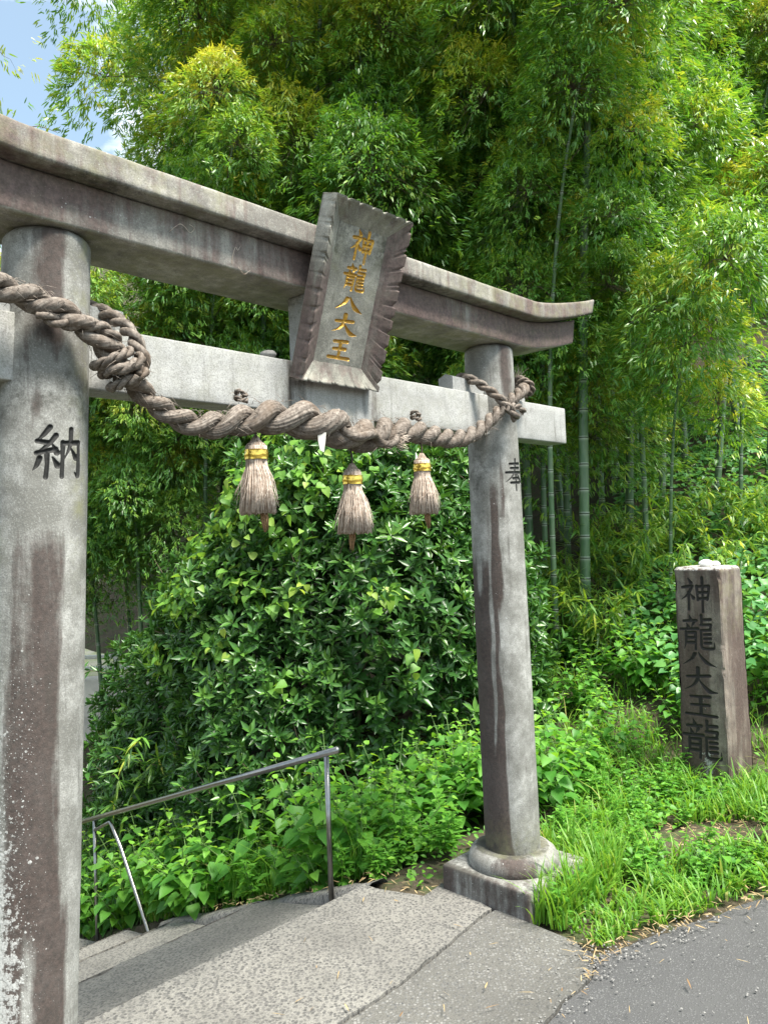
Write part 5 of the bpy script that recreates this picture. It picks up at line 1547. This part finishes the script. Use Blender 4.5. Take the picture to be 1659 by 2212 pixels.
# low ground cover leaves on all open soil
mb = MB(); n_c = 26000
X = rk.uniform(-2.8, 6.5, n_c); Y = rk.uniform(3.4, 9.2, n_c)
u, w = to_uw(X, Y)
lim = np.where(u < 2.2, -.28, .62 + .0 * u)
ok = (u > .93) & (w < np.where(u < 1.72, -.42, .5)) & (np.hypot(X - 2.15, Y - 5.05) > .30 * vnoise(X * 4, Y * 4) + .16)
ok &= rk.random(n_c) < sstep(.30, .52, fbm(X * 2 + 3, Y * 2 + 3)) * 1.2
X, Y = X[ok], Y[ok]; n_c = len(X)
hd = rk.uniform(0, 6.28, n_c)
Z = zg(X, Y) + rk.uniform(-.01, .12, n_c) * fbm(X * 3, Y * 3) * 2
scatter(mb, LEAF_OVAL, np.stack([X, Y, Z], -1), np.stack([np.cos(hd), np.sin(hd), rk.normal(.1, .3, n_c)], -1), rk.normal(size=(n_c, 3)) * .35 + np.array([0, 0, 1]), rk.uniform(.025, .06, n_c), tint=np.clip(rk.beta(1.8, 2.2, n_c), 0, 1))
tag(link('ground_cover', mb.mesh('ground_cover', [M_WEED])), 'low leafy ground cover between the taller weeds', 'ground cover', kind='stuff')

# grass: arched blades in tufts
def grass_blades(mb, X, Y, H, W, rng, lean=.6, tint0=.35):
    n = len(X); a_ = rng.uniform(0, 6.28, n); L = H * rng.uniform(.55, 1.2, n)
    d = np.stack([np.cos(a_), np.sin(a_)], -1); side = np.stack([-d[:, 1], d[:, 0], np.zeros(n)], -1)
    le = rng.uniform(.25, 1.0, n) * lean
    base = np.stack([X, Y, zg(X, Y) - .01], -1)
    rows = []
    for t in (0, .3, .6, .85, 1.0):
        hx_ = le * t ** 1.8 * L; hz_ = L * (t - .45 * le * t ** 2.4)
        c = base + np.concatenate([d * hx_[:, None], hz_[:, None]], 1)
        wd = W * rng.uniform(.7, 1.2, n) * (1 - t ** 2.2 * .97) * (.75 + .5 * min(t * 3, 1) * .5)
        rows += [c + side * wd[:, None], c - side * wd[:, None]]
    V = np.stack(rows, 1)
    q = np.array([[0, 1, 3, 2], [2, 3, 5, 4], [4, 5, 7, 6], [6, 7, 9, 8]])
    polys = (q[None] + (np.arange(n) * 10)[:, None, None]).reshape(-1, 4)
    tint = np.clip(tint0 + rng.normal(0, .16, n) + .5 * (rng.random(n) < .03), 0, 1)
    mb.add(V.reshape(-1, 3), [polys], tint=np.repeat(tint, 10))
def inside(poly, X, Y):
    P = np.asarray(poly); r = np.zeros(len(X), bool); j = len(P) - 1
    for i in range(len(P)):
        c = ((P[i, 1] > Y) != (P[j, 1] > Y)) & (X < (P[j, 0] - P[i, 0]) * (Y - P[i, 1]) / (P[j, 1] - P[i, 1] + 1e-12) + P[i, 0])
        r ^= c; j = i
    return r
mb = MB(); rgs = np.random.default_rng(15)
verge = [gpt(*q) for q in [(1170, 1950), (1185, 1985), (1235, 2022), (1292, 2052), (1390, 2012), (1490, 1978), (1660, 1925), (1900, 1860), (2000, 1700), (1640, 1690), (1480, 1700), (1330, 1760), (1230, 1770), (1215, 1880)]]
vp = np.array(verge)
tx = rgs.uniform(vp[:, 0].min(), vp[:, 0].max(), 1150); ty = rgs.uniform(vp[:, 1].min(), vp[:, 1].max(), 1150)
ok = inside(verge, tx, ty); tx, ty = tx[ok], ty[ok]
bare = np.hypot((tx - 2.05) / 1.0, (ty - 5.0) / .6) < .50
tx, ty = tx[~bare], ty[~bare]
for x, y in zip(tx, ty):
    k = rgs.integers(7, 18)
    hgt = rgs.uniform(.05, .22) * (.45 + 1.1 * float(vnoise(x * 2.3, y * 2.3)))
    grass_blades(mb, x + rgs.normal(0, .022, k), y + rgs.normal(0, .022, k), hgt, rgs.uniform(.004, .009), rgs, 1.05, rgs.uniform(.25, .5))
for x, y in zip(*to_xy(np.concatenate([rgs.uniform(1.05, 1.75, 60), rgs.uniform(1.63, 1.85, 40)]), np.concatenate([rgs.uniform(.31, .44, 60), rgs.uniform(-.25, .4, 40)]))):
    k = rgs.integers(6, 14); grass_blades(mb, x + rgs.normal(0, .02, k), y + rgs.normal(0, .02, k), rgs.uniform(.18, .36), rgs.uniform(.004, .008), rgs, .7, .4)
n_t = 620
tx = rgs.uniform(1.2, 6.5, n_t); ty = rgs.uniform(4.6, 8.2, n_t); u, w = to_uw(tx, ty)
ok = (w < .9) & (u > 1.5); ok &= np.hypot((tx - 2.0) / 1.0, (ty - 5.0) / .55) > .5
for x, y in zip(tx[ok], ty[ok]):
    k = rgs.integers(6, 16)
    grass_blades(mb, x + rgs.normal(0, .03, k), y + rgs.normal(0, .03, k), rgs.uniform(.12, .34), .006, rgs, .9, .4)
for i in range(110):                                     # long grass under the handrail
    u, w = rgs.uniform(.95, 1.5), -rgs.uniform(1.0, 4.2); x, y = to_xy(u, w); k = rgs.integers(6, 16)
    grass_blades(mb, x + rgs.normal(0, .03, k), y + rgs.normal(0, .03, k), rgs.uniform(.25, .6), .0045, rgs, .9, .35)
tag(link('grass', mb.mesh('grass', [M_GRASS])), 'bright green grass on the verge beside the road', 'grass', kind='stuff')

# dry bamboo leaves, straw and grit lying on the paving and bare soil
mb = MB(); n_l = 900
ii = rgs.integers(0, 40, 190)
pa = np.concatenate([ed_line[ii] + rgs.normal(0, .06, (190, 2)) + np.array([0, -.02]), lineB[rgs.integers(0, 26, 50)] + rgs.normal(0, .03, (50, 2)), np.array([2.0, 5.0]) + rgs.normal(size=(420, 2)) * np.array([.45, .22]), np.stack([rgs.uniform(-.6, 2.4, 80), rgs.uniform(2.9, 4.6, 80)], -1), np.stack(to_xy(rgs.uniform(.8, 1.0, 120), -rgs.uniform(.3, 2.6, 120)), -1)])
u, w = to_uw(pa[:, 0], pa[:, 1])
n_l = len(pa); a_ = rgs.uniform(0, 6.28, n_l)
pos = np.stack([pa[:, 0], pa[:, 1], zg(pa[:, 0], pa[:, 1]) + .022 + rgs.uniform(0, .015, n_l)], -1)
scatter(mb, blade_leaf(.07, .06), pos, np.stack([np.cos(a_), np.sin(a_), rgs.normal(.02, .08, n_l)], -1), rgs.normal(size=(n_l, 3)) * .3 + np.array([0, 0, 1]), rgs.uniform(.025, .075, n_l), rgs.uniform(.02, .06, n_l), tint=rgs.random(n_l))
tag(link('leaf_litter', mb.mesh('leaf_litter', [M_STRAWLEAF])), 'dry bamboo leaves and straw scattered along the verge', 'leaf litter', kind='stuff')
mb = MB(); n_g = 420
gp = np.concatenate([lineB[rgs.integers(0, 46, 160)] + np.array([.06, 0]) + rgs.normal(0, .06, (160, 2)), ed_line[rgs.integers(0, 22, 160)] + np.array([0, -.06]) + rgs.normal(0, .06, (160, 2)), np.stack([rgs.uniform(.3, 2.2, 100), rgs.uniform(2.9, 4.0, 100)], -1)])
for x, y in gp:
    s_ = rgs.uniform(.003, .008); d = rand_dirs(1, rgs)[0]
    o8 = np.array([(1, 0, 0), (-1, 0, 0), (0, 1, 0), (0, -1, 0), (0, 0, .8), (0, 0, -.8)]) * s_ * rgs.uniform(.6, 1.2, (6, 3))
    ca, sa = math.cos(d[0] * 6), math.sin(d[0] * 6)
    o8 = np.stack([o8[:, 0] * ca - o8[:, 1] * sa, o8[:, 0] * sa + o8[:, 1] * ca, o8[:, 2]], -1)
    mb.add(o8 + np.array([x, y, float(zg(x, y)) + .008]), [np.array([[0, 2, 4], [2, 1, 4], [1, 3, 4], [3, 0, 4], [2, 0, 5], [1, 2, 5], [3, 1, 5], [0, 3, 5]])])
tag(link('grit', mb.mesh('grit', [M_PEBBLE], False)), 'loose grit along the broken edge of the asphalt', 'grit', kind='stuff')
